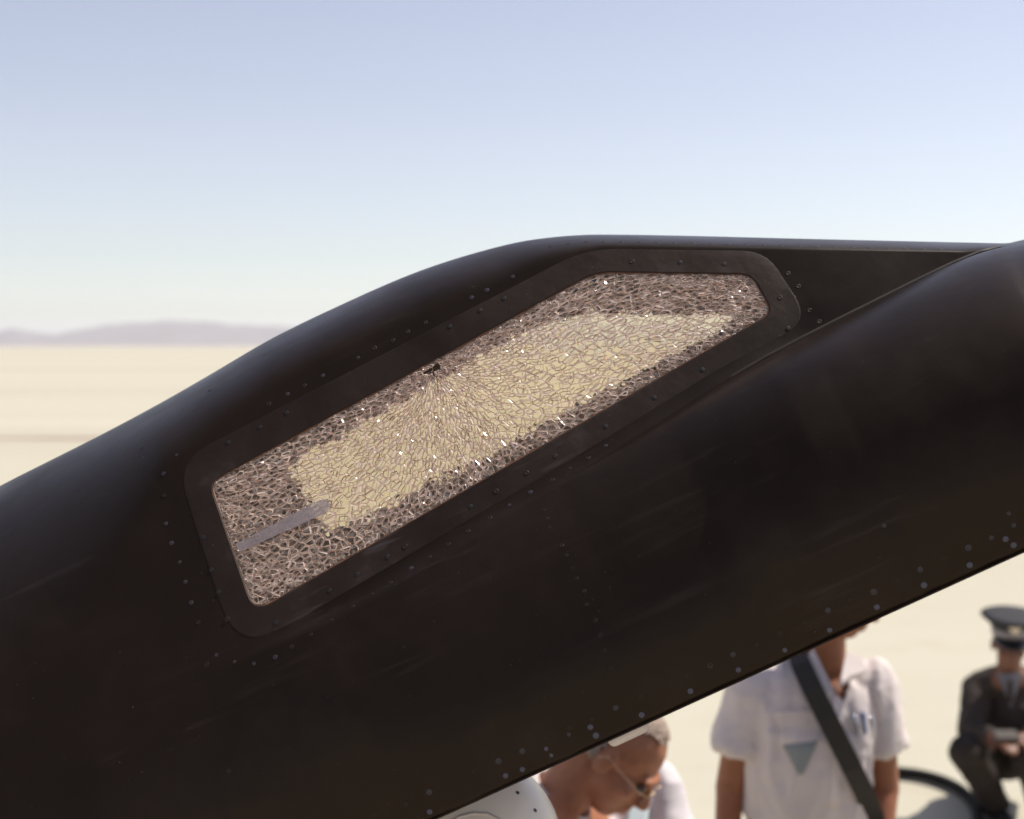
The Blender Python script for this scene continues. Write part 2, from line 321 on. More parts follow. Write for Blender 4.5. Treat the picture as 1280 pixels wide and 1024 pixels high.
def eB(c):       # lower edge: straight line y = 1024 - BS (x - 545)
    # y = -c DX + e DY ; x = c DY + e DX
    return (1024 + BS * 545 + c * DX - BS * c * DY) / (DY + BS * DX)
def yplane(px, py):
    _, rz = ray(px, py); return (Y0 + TB * (CAM_H - Z0)) / (1 - TB * rz)
RW_X = [-420, 0, 100, 180, 260, 330, 500, 620, 690, 750, 1200, 1262, 1290]
RW_W = [330, 240, 150, 78, 62, 56, 56, 44, 26, 17, 14, 4, 3]
rw_c = [float(np.interp(x, tp[:, 0], tc_)) for x in RW_X]
def pxc(pts): return [float(c_of(*p)) for p in pts]
WB_C = pxc([(-200, 1030), (200, 874), (330, 812), (560, 680), (830, 519), (1000, 424), (1285, 302), (1560, 261)]); WB = [0.03, 0.045, 0.055, 0.095, 0.16, 0.21, 0.29, 0.34]
H0_C = pxc([(700, 594), (830, 519), (1000, 424), (1230, 314), (1285, 302)]); H0 = [0.0, 0.002, 0.022, 0.035, 0.035]
SM_C = pxc([(700, 606), (960, 446)]); SM = [1.0, 0.0]
LG_C = pxc([(250, 850), (400, 788), (900, 481), (1010, 419)]); LG = [0.0, 0.011, 0.011, 0.0]
def depth_ce(c, e):
    c = np.asarray(c, float); e = np.asarray(e, float)
    px, py = px_of(c, e); t, L, B = eT(c), eL(c), eB(c)
    q = np.clip((e - t) / np.interp(c, rw_c, RW_W), 0, 1)
    R = YSYM - yplane(*px_of(c, t))
    up = yplane(px, py) + R * (1 - np.sqrt(1 - (1 - q) ** 2))
    v = np.clip((e - L) / np.maximum(B - L, 1), 0, 1.2); wv = np.clip(v / 0.85, 0, 1)
    sharp = np.sqrt(np.clip(1 - (1 - wv) ** 2, 0, 1)); soft = 1 - (1 - wv) ** 2
    sm = np.interp(c, SM_C, SM); prof = sm * soft + (1 - sm) * sharp
    qL = np.clip((L - t) / np.interp(c, rw_c, RW_W), 0, 1)
    yl = yplane(*px_of(c, L)) + R * (1 - np.sqrt(1 - (1 - qL) ** 2))
    wb = np.maximum(np.interp(c, WB_C, WB), TB * 0.00077 * 0.85 * (B - L) / 2)     # carries the facet's slope on where the two blend
    lo = yl - np.interp(c, H0_C, H0) - wb * prof
    hf = np.interp(c, LG_C, LG); sN = np.clip((e - L + 22) / 22, 0, 1) ** 1.6      # concave ledge where the skin climbs out of the window facet
    return np.where(e <= L, up - hf * sN, lo - hf)
def depth(px, py): return depth_ce(c_of(px, py), e_of(px, py))
def surf(px, py, off=0.0): return at(px, py, float(depth(px, py)) - off)

# window outlines (side view), corners matched between opening and frame
WIN = [(262, 603), (745, 340), (940, 343), (966, 391), (318, 766)]
OUT = [(219, 578), (733, 311), (957, 314), (1013, 400), (296, 820)]
FAR = [(352, 586), (700, 391), (942, 396), (932, 405), (412, 668)]
def loop(corners, radii_px, n_side=40, n_c=8):
    P = [np.array(p, float) for p in corners]; N = len(P); res = []
    for i in range(N):
        p0, p, p1 = P[i - 1], P[i], P[(i + 1) % N]
        d0 = (p0 - p) / np.linalg.norm(p0 - p); d1 = (p1 - p) / np.linalg.norm(p1 - p)
        a, b = p + d0 * radii_px[i], p + d1 * radii_px[i]
        for k in range(n_c): t = k / (n_c - 1); res.append((1 - t) ** 2 * a + 2 * t * (1 - t) * p + t * t * b)
        nb = P[(i + 1) % N]; dn = (p - nb) / np.linalg.norm(p - nb); e = nb + dn * radii_px[(i + 1) % N]
        for k in range(1, n_side): t = k / n_side; res.append(b * (1 - t) + e * t)
    return np.array(res)
WINL = loop(WIN, [16, 22, 16, 14, 26]); OUTL = loop(OUT, [45, 40, 30, 36, 70]); FARL = loop(FAR, [28, 60, 8, 6, 30])
def inside(px, py, poly):
    px = np.asarray(px, float); py = np.asarray(py, float); r = np.zeros(px.shape, bool)
    x0, y0 = poly[:, 0], poly[:, 1]; x1, y1 = np.roll(x0, -1), np.roll(y0, -1)
    for a, b, c, d in zip(x0, y0, x1, y1):
        cond = ((b > py) != (d > py))
        with np.errstate(divide='ignore', invalid='ignore'): xi = (c - a) * (py - b) / (d - b) + a
        r ^= cond & (px < xi)
    return r
def offset_loop(lp_, d):
    d = np.asarray(d, float); d = d[:, None] if d.ndim else d
    t = np.roll(lp_, -1, 0) - np.roll(lp_, 1, 0); t /= np.linalg.norm(t, axis=1)[:, None] + 1e-9
    return lp_ + np.stack([t[:, 1], -t[:, 0]], 1) * d       # clockwise on screen (y down): positive = outwards

plane_root = empty('research_aircraft', (0, YSYM, 0), 'black research aircraft with shattered cockpit window standing on the dry lake bed', 'aircraft')
PR = Vector(plane_root.location)
def loc(v): return Vector(v) - PR

# canopy shell, both sides
cs = np.linspace(-560, 1330, 300)
fu = np.concatenate([np.linspace(0, 1, 26) ** 2.0])        # roll over the top edge
grid = []
for c in cs:
    t, L, B = float(eT(c)), float(eL(c)), float(eB(c)); rwid = float(np.interp(c, rw_c, RW_W))
    r_end = min(t + rwid, L - 1.0)
    es = list(t + fu * (r_end - t)) + list(np.linspace(r_end, L, 48)[1:]) + [L + 0.4] + list(L + 0.4 + (np.linspace(0, 1, 44)[1:] ** 1.6) * (B - L - 0.4))
    grid.append(es)
grid = np.array(grid); NCOL, NROW = grid.shape
CC = np.repeat(cs[:, None], NROW, 1)
PXg, PYg = px_of(CC, grid); Yg = depth_ce(CC, grid)
dent = np.array([[mnoise.noise(Vector((PXg[i, j] * 0.011, PYg[i, j] * 0.011, 2.0))) + 0.5 * mnoise.noise(Vector((PXg[i, j] * 0.027, PYg[i, j] * 0.027, 5.0))) for j in range(NROW)] for i in range(NCOL)])
fade = np.clip((grid - eT(CC) - 40) / 60, 0, 1) * np.where(inside(PXg, PYg, offset_loop(OUTL, 14)), 0.0, 1.0) * np.clip(np.abs(grid - eL(CC)) / 30, 0, 1)
Yg = Yg + 0.0011 * dent * fade
Yg[:, 0] = YSYM
rxg, rzg = ray(PXg, PYg)
Xw, Zw = rxg * Yg, CAM_H + rzg * Yg
verts = []; faces = []
near = np.arange(NCOL * NROW).reshape(NCOL, NROW)
for i in range(NCOL):
    for j in range(NROW): verts.append((Xw[i, j], Yg[i, j] - YSYM, Zw[i, j]))
far = near + NCOL * NROW; far[:, 0] = near[:, 0]
for i in range(NCOL):
    for j in range(NROW): verts.append((Xw[i, j], YSYM - Yg[i, j], Zw[i, j]))
HOLE = offset_loop(WINL, 9.0)
cx = (PXg[:-1, :-1] + PXg[1:, 1:]) / 2; cy = (PYg[:-1, :-1] + PYg[1:, 1:]) / 2
hole = inside(cx, cy, HOLE)
for i in range(NCOL - 1):
    for j in range(NROW - 1):
        if hole[i, j]: continue
        faces.append((near[i, j], near[i, j + 1], near[i + 1, j + 1], near[i + 1, j]))
        faces.append((far[i, j], far[i + 1, j], far[i + 1, j + 1], far[i, j + 1]))
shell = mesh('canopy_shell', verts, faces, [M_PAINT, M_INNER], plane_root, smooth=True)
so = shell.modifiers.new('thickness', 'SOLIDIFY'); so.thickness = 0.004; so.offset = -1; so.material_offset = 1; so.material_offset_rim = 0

# window frame plate
def ring_mesh(name, loops, mats, parent, closed=False, smooth=False, mapper=None):
    V, Fc = [], []; n = len(loops[0][0])
    for lp_, off in loops:
        offs = np.broadcast_to(off, (n,))
        for p, o_f in zip(lp_, offs): V.append(loc(mapper(p, float(o_f))))
    for k in range(len(loops) - 1):
        for i in range(n): a = k * n; Fc.append((a + i, a + n + i, a + n + (i + 1) % n, a + (i + 1) % n))
    bm = bmesh.new(); bv = [bm.verts.new(v) for v in V]
    for f in Fc: bm.faces.new([bv[i] for i in f])
    o = from_bm(name, bm, mats, parent)
    me = o.data; me.polygons.foreach_set('use_smooth', [True] * len(me.polygons)); me.set_sharp_from_angle(angle=math.radians(8))
    return o
def near_pt(p, off): return at(p[0], p[1], float(yplane(p[0], p[1])) - off)
mid = WINL * 0.45 + OUTL * 0.55
frame = ring_mesh('window_frame', [(offset_loop(WINL, 4), -0.012), (offset_loop(WINL, 0.8), -0.003), (WINL, 0.0006), (offset_loop(WINL, 1.5), 0.0013), (mid, 0.0010), (offset_loop(OUTL, -1.5), 0.0006), (OUTL, 0.0003), (offset_loop(OUTL, 0.6), -0.0015)], M_FRAME, plane_root, mapper=near_pt)
seal = ring_mesh('window_seal', [(offset_loop(WINL, 2), -0.014), (offset_loop(WINL, 1.5), -0.0005), (offset_loop(WINL, -0.5), 0.0006), (offset_loop(WINL, -2.6), -0.0012), (offset_loop(WINL, -2.8), -0.010)], M_SEAL, plane_root, mapper=near_pt)
# far side frame (mirrored facet, its opening as seen through the near window)
def yfar(px, py):
    _, rz = ray(px, py); return (2 * YSYM - Y0 - TB * (CAM_H - Z0)) / (1 + TB * rz)
def far_pt(p, off): return at(p[0], p[1], float(yfar(p[0], p[1])) + off)
def mirror_pt(p, off):
    v = near_pt(p, off); return Vector((v.x, 2 * YSYM - v.y, v.z))
def mixed(p, off): return p
def far_ring(k, off):     # blend between the mirrored near outline and the far opening
    return [Vector(mirror_pt(a, off)) * (1 - k) + Vector(far_pt(b, off)) * k for a, b in zip(OUTL, FARL)]
ring_mesh('far_window_frame', [(far_ring(0, -0.006), 0), (far_ring(0.5, -0.012), 0), (far_ring(0.985, -0.012), 0), (far_ring(1.0, -0.008), 0), (far_ring(1.0, 0.010), 0), (far_ring(0.9, 0.014), 0), (far_ring(0, 0.010), 0)], M_INNER, plane_root, mapper=mixed)
def cap_mesh(name, pts, thick_dir, mat, parent):
    n = len(pts); V = [loc(p) for p in pts] + [loc(Vector(p) + thick_dir) for p in pts]
    F = [tuple(range(n)), tuple(range(2 * n - 1, n - 1, -1))] + [(i, n + i, n + (i + 1) % n, (i + 1) % n) for i in range(n)]
    return mesh(name, V, F, mat, parent)
cap_mesh('far_window_pane', [far_pt(p, 0.002) for p in offset_loop(FARL, 3)[::3]], Vector((0, 0.003, 0.0)), M_FARGLASS, plane_root)

# ------------------------------------------------------------------ cracked pane: anisotropic Voronoi shards
IMP = np.array([541.0, 463.0])
AX = np.array([math.cos(math.radians(-29)), math.sin(math.radians(-29))])
PANE = offset_loop(WINL, -1.0)
EDG = []
for a_, b_ in zip(WIN, WIN[1:] + WIN[:1]):
    t_ = np.array(b_, float) - np.array(a_, float); EDG.append((np.array(a_, float), np.array([t_[1], -t_[0]]) / np.linalg.norm(t_)))
def metric(p):
    """2x2 metric per point: cells stretch away from the impact, elsewhere along a slowly turning grain"""
    d = p - IMP; r = np.linalg.norm(d, axis=1) + 1e-6; rad = d / r[:, None]
    side = np.clip(0.5 + 0.9 * (rad @ np.array([0.55, 0.83])), 0.12, 1); wr = np.exp(-(r / 215.0) ** 2) * side
    ang = np.radians(-25 + 18 * np.clip((p[:, 0] - 620) / 150, 0, 1) + 9 * np.sin(p[:, 0] * 0.012 + p[:, 1] * 0.006)); gr = np.stack([np.cos(ang), np.sin(ang)], 1)
    e_in = np.min(np.stack([np.abs((p - a_) @ n_) for a_, n_ in EDG]), 0)
    low = 1 + 0.26 * np.sin(p[:, 0] * 0.017 + 1.3 * np.sin(p[:, 1] * 0.031)) * np.cos(p[:, 1] * 0.027 + 0.7)
    size = low * np.clip(6.0 + r * 0.026, 6.0, 9.9) * (0.80 + 0.20 * np.clip(e_in / 60, 0, 1)) * (0.84 + 0.16 * np.clip((p[:, 0] - 300) / 130, 0, 1)) * (1 - 0.14 * np.clip((410 - p[:, 1]) / 30, 0, 1)) + 0.9 * np.sin(p[:, 0] * 0.021) * np.sin(p[:, 1] * 0.03)
    def tens(v, el):
        n_ = np.stack([-v[:, 1], v[:, 0]], 1); s1 = (size ** 2 * el)[:, None, None]; s2 = (size ** 2 / el)[:, None, None]
        return v[:, :, None] * v[:, None, :] * s1 + n_[:, :, None] * n_[:, None, :] * s2
    C = tens(rad, 1.4 + 1.5 * np.exp(-(r / 120.0) ** 2)) * wr[:, None, None] + tens(gr, 2.1 + 0.5 * np.clip((430 - p[:, 1]) / 60, 0, 1) - 0.6 * np.clip((p[:, 1] - 600) / 60, 0, 1)) * (1 - wr)[:, None, None]
    return np.linalg.inv(C)
cand = rng.uniform([240, 320], [985, 785], (60000, 2)); cand = cand[inside(cand[:, 0], cand[:, 1], offset_loop(WINL, 14))]
CM = metric(cand); grid_h = {}; seeds = []; THR = rng.uniform(0.5, 1.18, len(cand)) ** 2
for k in range(len(cand)):                       # dart throwing in the local metric
    p = cand[k]; g = (int(p[0] // 22), int(p[1] // 22)); ok = True
    for a in (-1, 0, 1):
        for b in (-1, 0, 1):
            for q in grid_h.get((g[0] + a, g[1] + b), ()):
                d = cand[q] - p
                if d @ CM[k] @ d < THR[k]: ok = False; break
            if not ok: break
        if not ok: break
    if ok: grid_h.setdefault(g, []).append(k); seeds.append(k)
S = cand[seeds]; SMt = CM[seeds]
def clip(poly, mid_, nrm):
    res = []; n = len(poly); dv = [(v - mid_) @ nrm for v in poly]
    for i in range(n):
        a, b = poly[i], poly[(i + 1) % n]; da, db = dv[i], dv[(i + 1) % n]
        if da <= 0: res.append(a)
        if (da < 0 < db) or (db < 0 < da): res.append(a + (b - a) * (da / (da - db)))
    return res
PANE_C = [np.array(p) for p in loop(WIN, [16, 22, 16, 14, 26], 2, 5)]
def area(P): x = np.array(P); return 0.5 * abs(np.dot(x[:, 0], np.roll(x[:, 1], -1)) - np.dot(x[:, 1], np.roll(x[:, 0], -1)))
cells = []
edge_mid = np.array(PANE_C); edge_nxt = np.roll(edge_mid, -1, 0)
for i in range(len(S)):
    d = S - S[i]; near_i = np.argsort((d ** 2).sum(1))[1:30]
    poly = [S[i] + np.array(v) for v in ((-40, -40), (40, -40), (40, 40), (-40, 40))]
    for j in near_i:
        Mv = (SMt[i] + SMt[j]) / 2 @ (S[j] - S[i]); poly = clip(poly, (S[i] + S[j]) / 2, Mv)
        if len(poly) < 3: break
    if len(poly) < 3: continue
    ext = max(np.linalg.norm(v - S[i]) for v in poly) + 2
    for a, b in zip(edge_mid, edge_nxt):         # clip to the pane outline (clockwise on screen)
        t = b - a; n_ = np.array([t[1], -t[0]]); n_ = n_ / (np.linalg.norm(n_) + 1e-9)
        if (S[i] - a) @ n_ > -ext: poly = clip(poly, a, n_)
        if len(poly) < 3: break
    if len(poly) < 3 or area(poly) < 9: continue
    P = [poly[0]]                                # drop vertices that nearly coincide
    for v in poly[1:]:
        if np.linalg.norm(v - P[-1]) > 0.7: P.append(v)
    if len(P) > 2 and np.linalg.norm(P[0] - P[-1]) <= 0.7: P.pop()
    dd = np.mean(P, 0) - IMP
    if (dd @ AX / 13) ** 2 + (dd @ np.array([-AX[1], AX[0]]) / 5.0) ** 2 < 1: continue      # chip knocked out by the blow
    if len(P) >= 3: cells.append(np.array(P))
def inset(P, g):
    n = len(P); c = P.mean(0); R = []
    poly = list(P)
    for i in range(n):
        a, b = P[i], P[(i + 1) % n]; t = b - a; m = np.array([t[1], -t[0]]); m /= np.linalg.norm(m) + 1e-9
        if (c - a) @ m > 0: m = -m
        gi = g * (0.35 + 1.3 * random.random())
        poly = clip(poly, a - m * gi, m)
        if len(poly) < 3: return None
    return np.array(poly)
PL_N = Vector((0, -1, TB)).normalized()
def shard_geo(P):
    """front face, chipped bevel round it and the fracture walls behind: verts, faces, material indices"""
    cen = P.mean(0); r = np.linalg.norm(cen - IMP)
    g = random.uniform(0.7, 1.75)
    Q = inset(P, g)
    if Q is None or area(Q) < 3: Q = cen + (P - cen) * 0.45
    # match bevel ring: walk the outline, joining to nearest inset vertex
    n = len(P); tilt = (random.gauss(0, 0.032), random.gauss(0, 0.032)); lift = random.uniform(-0.0006, 0.0008)
    def pt(p, off):
        o = off + lift + ((p[0] - cen[0]) * tilt[0] + (p[1] - cen[1]) * tilt[1]) * 0.00085
        return loc(near_pt(p, o))
    jag = [P[i] + (cen - P[i]) * 0.012 for i in range(n)]
    V = [pt(p, -0.0009 - 0.0016 * random.random()) for p in jag]          # lip of the crack
    V += [pt(p, -0.0065) for p in [cen + (p - cen) * random.uniform(0.90, 0.99) for p in P]]   # back of the wall
    m = len(Q); V += [pt(p, 0.0) for p in Q]
    Fc = []; mi = []
    for i in range(n): Fc.append((i, (i + 1) % n, n + (i + 1) % n, n + i)); mi.append(1)
    near_q = [int(np.argmin(((Q - p) ** 2).sum(1))) for p in P]
    for i in range(n):
        a, b = near_q[i], near_q[(i + 1) % n]; k = a; ring = [2 * n + a]
        steps = (b - a) % m
        if steps > m // 2 + 1: steps = 0
        for s in range(steps): k = (k + 1) % m; ring.append(2 * n + k)
        if steps == 0 and a != b: ring.append(2 * n + b)
        Fc.append([(i + 1) % n, i] + ring); mi.append(1)
    Fc.append([2 * n + k for k in range(m)]); mi.append(0)
    return V, Fc, mi
cells.sort(key=lambda P: -area(P))
pane = cap_mesh('window_pane', [near_pt(p, -0.0115) for p in offset_loop(WINL, -1.5)[::3]], Vector((0, 0.003, 0)), M_PLY, plane_root)
pane['label'] = 'window pane crazed all over into small shards'
restV, restF, restM = [], [], []
for idx, P in enumerate(cells):
    V, Fc, mi = shard_geo(P)
    if idx < 295:
        o0 = sum((v for v in V), Vector()) / len(V)
        me = bpy.data.meshes.new('shard'); me.from_pydata([tuple(v - o0) for v in V], [], Fc); me.polygons.foreach_set('material_index', mi); me.update()
        s = link('shard', me, [M_GLASS, M_FRACT], pane); s.location = o0
    else:
        b = len(restV); restV += V; restF += [[b + k for k in f] for f in Fc]; restM += mi
so_ = mesh('small_shards', restV, restF, [M_GLASS, M_FRACT], pane, midx=restM); so_['kind'] = 'stuff'
# cracks in the back face of the pane, seen through the shards
S_keep = None
rV, rF = [], []
for P in cells:
    n = len(P); sh_ = np.array([4.3, 2.6])
    for i in range(n):
        if random.random() < 0.55: continue
        a, b = P[i] + sh_, P[(i + 1) % n] + sh_; t = b - a; L_ = np.linalg.norm(t)
        if L_ < 3: continue
        t = t / L_; nn = np.array([-t[1], t[0]]) * random.uniform(0.25, 0.7); m_ = (a + b) / 2 + nn * random.uniform(-1.5, 1.5)
        if not inside(np.array([m_[0]]), np.array([m_[1]]), offset_loop(WINL[::6], -6))[0]: continue
        k = len(rV); d1, d2 = random.uniform(-0.0012, 0.0012), random.uniform(-0.0012, 0.0012)
        for q, sg, dd in ((a, 1, d1), (m_, 1.5, d1), (b, 1, d1), (b, -1, d2), (m_, -1.5, d2), (a, -1, d2)): rV.append(loc(near_pt(q + nn * sg, -0.0088 + dd)))
        rF += [(k, k + 1, k + 4, k + 5), (k + 1, k + 2, k + 3, k + 4)]
bc = mesh('back_face_cracks', rV, rF, M_FRACT, pane); bc['kind'] = 'stuff'
print('shards', len(cells), 'faces', len(restF))

# ------------------------------------------------------------------ rivets and screws
def dome(r, h, n=10, dish=False):
    V, Fc = [], []
    prof = [(1.0, 0.0), (0.92, 0.55), (0.6, 0.95)] + ([(0.45, 0.35)] if dish else [])
    for rr, hh in prof:
        for k in range(n): V.append((r * rr * math.cos(2 * math.pi * k / n), r * rr * math.sin(2 * math.pi * k / n), h * hh))
    for j in range(len(prof) - 1):
        for k in range(n): Fc.append((j * n + k, j * n + (k + 1) % n, (j + 1) * n + (k + 1) % n, (j + 1) * n + k))
    Fc.append([(len(prof) - 1) * n + k for k in range(n)])
    return V, Fc
def fastener_mesh(name, r, h, mat, dish):
    V, Fc = dome(r, h, 12, dish); me = bpy.data.meshes.new(name); me.from_pydata(V, [], Fc); me.materials.append(mat); me.update(); return me
ME_RIV = fastener_mesh('rivet', 0.0027, 0.00022, M_RIVET, False)
ME_RING = fastener_mesh('rivet_dished', 0.0033, 0.00028, M_RIVET, True)
ME_BRT = fastener_mesh('rivet_bare', 0.0029, 0.0004, material('bare_rivet', (0.085, 0.082, 0.115), 0.4, 0.3, 0.5, var=0.7, scale=14, detail=1), False)
ME_SCR = fastener_mesh('screw', 0.0024, 0.00018, M_SCREW, False)
ME_PNT = fastener_mesh('rivet_painted', 0.0029, 0.00025, M_FRAME, True)
def fasten(px, py, me, name='rivet', parent=None, scale=1.0, on_frame=False):
    f = (lambda x, y, o=0.0: near_pt((x, y), o)) if on_frame else surf
    p = f(px, py, 0.0012 if on_frame else 0.0)
    a, b = f(px + 2, py, 0), f(px, py + 2, 0); z = f(px, py, 0)
    n = (a - z).cross(b - z).normalized()
    if n.dot(p - cam.location) > 0: n = -n
    o = bpy.data.objects.new(name, me); COL.objects.link(o); o.parent = parent or shell
    o.location = loc(p + n * 0.0001); o.rotation_mode = 'QUATERNION'; o.rotation_quaternion = n.to_track_quat('Z', 'Y'); o.scale = (scale,) * 3
RV = [(205, 593), (205, 619), (207, 654), (215, 678), (224, 703), (231, 728), (239, 754), (247, 779), (270, 820), (258, 830), (293, 828), (318, 829), (343, 822), (365, 808), (389, 793), (414, 775), (441, 758), (465, 742), (488, 727), (513, 710), (536, 696), (560, 680), (585, 664), (611, 648), (637, 632), (663, 616), (690, 600), (712, 586), (735, 572), (758, 558),
      (221, 569), (177, 549), (177, 560), (179, 573), (335, 506), (359, 493), (380, 482), (403, 470), (447, 447), (468, 436), (490, 425), (510, 414), (531, 403), (589, 372), (609, 362), (641, 345), (286, 965), (137, 560), (330, 442), (262, 488)]
for p in RV: fasten(p[0] + random.uniform(-1, 1), p[1] + random.uniform(-1, 1), ME_RIV if random.random() < 0.45 else ME_PNT, scale=random.uniform(0.65, 1.0))
for p in [(680, 637), (684, 648), (687, 659), (702, 682), (708, 694), (716, 710), (721, 723), (730, 739), (733, 756), (744, 776), (750, 794), (756, 813), (764, 835)]:
    fasten(p[0], p[1], ME_PNT, scale=random.uniform(0.55, 0.85))
for i, x in enumerate(np.arange(507, 1275, 29.3)):              # two rows along the lower edge
    y = 1024 - BS * (x - 545) - 37
    fasten(x + random.uniform(-2, 2), y + random.uniform(-2, 2), ME_RING if random.random() < 0.5 else ME_PNT, scale=random.uniform(0.7, 1.0))
for x in [507, 537, 632, 653, 689, 745, 802, 863, 923, 981, 1037, 1096, 1155, 1212, 1267]:
    fasten(x, 1024 - BS * (x - 545) - 12.5 - random.uniform(0, 3), ME_BRT, scale=random.uniform(0.9, 1.15))
for p in [(683, 936), (738, 909), (1257, 674)]: fasten(p[0], p[1], ME_BRT)
for p in [(711, 918), (1261, 642), (1105, 657)]: fasten(p[0], p[1], ME_RIV, scale=0.8)
for x in np.arange(688, 1185, 22.2): fasten(x, float(np.interp(x, tp[:, 0], tp[:, 1])) + 9.0 + max(0, (720 - x) * 0.08), ME_PNT, scale=0.95)
for p in [(358, 516), (325, 534), (285, 553), (562, 408), (600, 388), (630, 373), (254, 672), (264, 712), (273, 740), (284, 774), (345, 778), (412, 738), (446, 718), (484, 696), (506, 683), (588, 633), (620, 614), (658, 591), (694, 570), (757, 533), (818, 497), (878, 462), (790, 327), (850, 328), (905, 330), (975, 372), (985, 410)]:
    fasten(p[0], p[1], ME_SCR if random.random() < 0.75 else ME_PNT, 'screw', frame, on_frame=True)
for p in [(968, 340), (985, 342), (998, 358), (992, 372), (1012, 388), (1024, 402)]: fasten(p[0], p[1], ME_PNT)
rid = [(800, 541.5), (840, 517.5), (872, 498), (910, 475), (955, 449), (1000, 425), (1050, 399.5), (1100, 374.5), (1150, 349.5), (1190, 330.5), (1225, 316), (1250, 309)]  # added dusty bead, paler than the skin, standing in for a sunlit edge
bm = bmesh.new(); tube_bm(bm, [loc(at(x, y, float(yplane(x, y)) + 0.001 - 0.013 * min(1, k / 7))) for k, (x, y) in enumerate(rid)], [0.0006, 0.0014, 0.0022, 0.0030] + [0.0034] * 7 + [0.0015], 10); from_bm('lit_edge_bead', bm, material('dusty_lit_edge', (0.032, 0.020, 0.016), 0.6, 0, 0.25, scale=45, color2=(0.014, 0.009, 0.007), detail=8), plane_root, True)
# lip along the lower edge
bm = bmesh.new(); tube_bm(bm, [loc(surf(x, 1024 - BS * (x - 545) - 0.5, 0.0)) for x in np.linspace(60, 1560, 60)], 0.0011, 8); from_bm('lower_edge_lip', bm, M_FRAME, plane_root, True)
# flat grey strip on the outer face of the pane, pale tab under the lower edge
def bar(name, pts, wd, th, mat):
    V, Fc = [], []
    for i, p in enumerate(pts):
        d = (pts[min(i + 1, len(pts) - 1)] - pts[max(i - 1, 0)]).normalized(); f = Vector((0, -1, 0.2)).normalized(); u = d.cross(f).normalized(); f = u.cross(d).normalized(); h = wd[i] / 2
        for a, b in ((-h, -th / 2), (h, -th / 2), (h * 0.85, th / 2), (-h * 0.85, th / 2)): V.append(loc(p + u * a + f * b))
        if i: k = 4 * i; Fc += [(k - 4 + q, k - 4 + (q + 1) % 4, k + (q + 1) % 4, k + q) for q in range(4)]
    Fc += [(3, 2, 1, 0), tuple(range(len(V) - 4, len(V)))]
    return mesh(name, V, Fc, mat, plane_root)
sv, sf = [], []
for i, f in enumerate(np.linspace(0, 1, 14)):
    x, y = 297 + (412 - 297) * f, 685 + (629 - 685) * f; hw = 5.4 + 4.0 * f - (5.0 if i == 13 else 0) + random.uniform(-0.7, 0.7)
    for dz in (0.0014, 0.0006): sv += [loc(near_pt((x + 0.43 * -hw, y - 0.9 * hw), dz)), loc(near_pt((x + 0.43 * hw, y + 0.9 * hw), dz))]
    if i:
        k = 4 * i; sf += [(k - 4, k - 3, k + 1, k), (k - 2, k, k + 2, k - 2 + 0) if False else (k - 4, k, k + 2, k - 2), (k - 3, k - 1, k + 3, k + 1)]
sf += [(0, 2, 3, 1), (len(sv) - 4, len(sv) - 3, len(sv) - 1, len(sv) - 2)]
mesh('window_strip', sv, sf, M_STRIP, plane_root)
bm = bmesh.new()
ty = float(depth(781, 904)) + 0.007
capsule(bm, loc(at(768, 925, ty)), 0.0066, loc(at(801, 908, ty)), 0.0080, 12)
for v in bm.verts: v.co.y = (ty - YSYM) + (v.co.y - (ty - YSYM)) * 0.5
from_bm('pale_tab', bm, M_TAB, plane_root, True)

# fuselage, seat and nose gear below the picture
bm = bmesh.new()
secs = [(-3.4, 0.05, 1.15), (-3.0, 0.20, 1.13), (-2.2, 0.34, 1.12), (-1.2, 0.46, 1.10), (-0.2, 0.50, 1.06), (1.4, 0.52, 1.05), (4.0, 0.54, 1.04), (7.0, 0.54, 1.04), (7.2, 0.30, 1.04)]
rings = []
for x, r, z in secs:
    rings.append([bm.verts.new((x, r * 0.98 * math.cos(t), z + r * math.sin(t) - PR.z)) for t in [2 * math.pi * k / 32 for k in range(32)]])
for a, b in zip(rings, rings[1:]):
    for k in range(32): bm.faces.new((a[k], a[(k + 1) % 32], b[(k + 1) % 32], b[k]))
bm.faces.new(rings[0]); bm.faces.new(rings[-1][::-1])
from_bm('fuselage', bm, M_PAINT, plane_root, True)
bm = bmesh.new(); tube_bm(bm, [(-1.2, 0, 0.75), (-1.15, 0, 0.2)], 0.05, 12); tube_bm(bm, [(-1.15, -0.2, 0.2), (-1.15, 0.2, 0.2)], 0.03, 10)
gear = from_bm('nose_gear', bm, M_RUBBER, plane_root, True)
for s in (-1, 1):
    bm = bmesh.new(); tube_bm(bm, [(-1.15, s * 0.10, 0.2), (-1.15, s * 0.12, 0.2), (-1.15, s * 0.19, 0.2), (-1.15, s * 0.21, 0.2)], [0.16, 0.2, 0.2, 0.16], 24); from_bm('wheel', bm, M_RUBBER, gear)
bm = bmesh.new(); tube_bm(bm, [(3.6, 0, 0.55), (3.9, 0, 0.03)], 0.05, 10); box_bm(bm, (3.9, 0, 0.02), (0.9, 0.2, 0.04)); from_bm('landing_skid', bm, M_RUBBER, plane_root)
hc = at(590, 1058, 1.74)
bm = bmesh.new(); box_bm(bm, loc((hc.x - 0.03, YSYM + 0.02, (1.5 + hc.z - 0.10) / 2)), (0.26, 0.30, hc.z - 0.10 - 1.5 + 0.02)); bmesh.ops.bevel(bm, geom=bm.edges[:], offset=0.02, segments=3, affect='EDGES'); from_bm('cockpit_headrest', bm, M_RUBBER, plane_root)

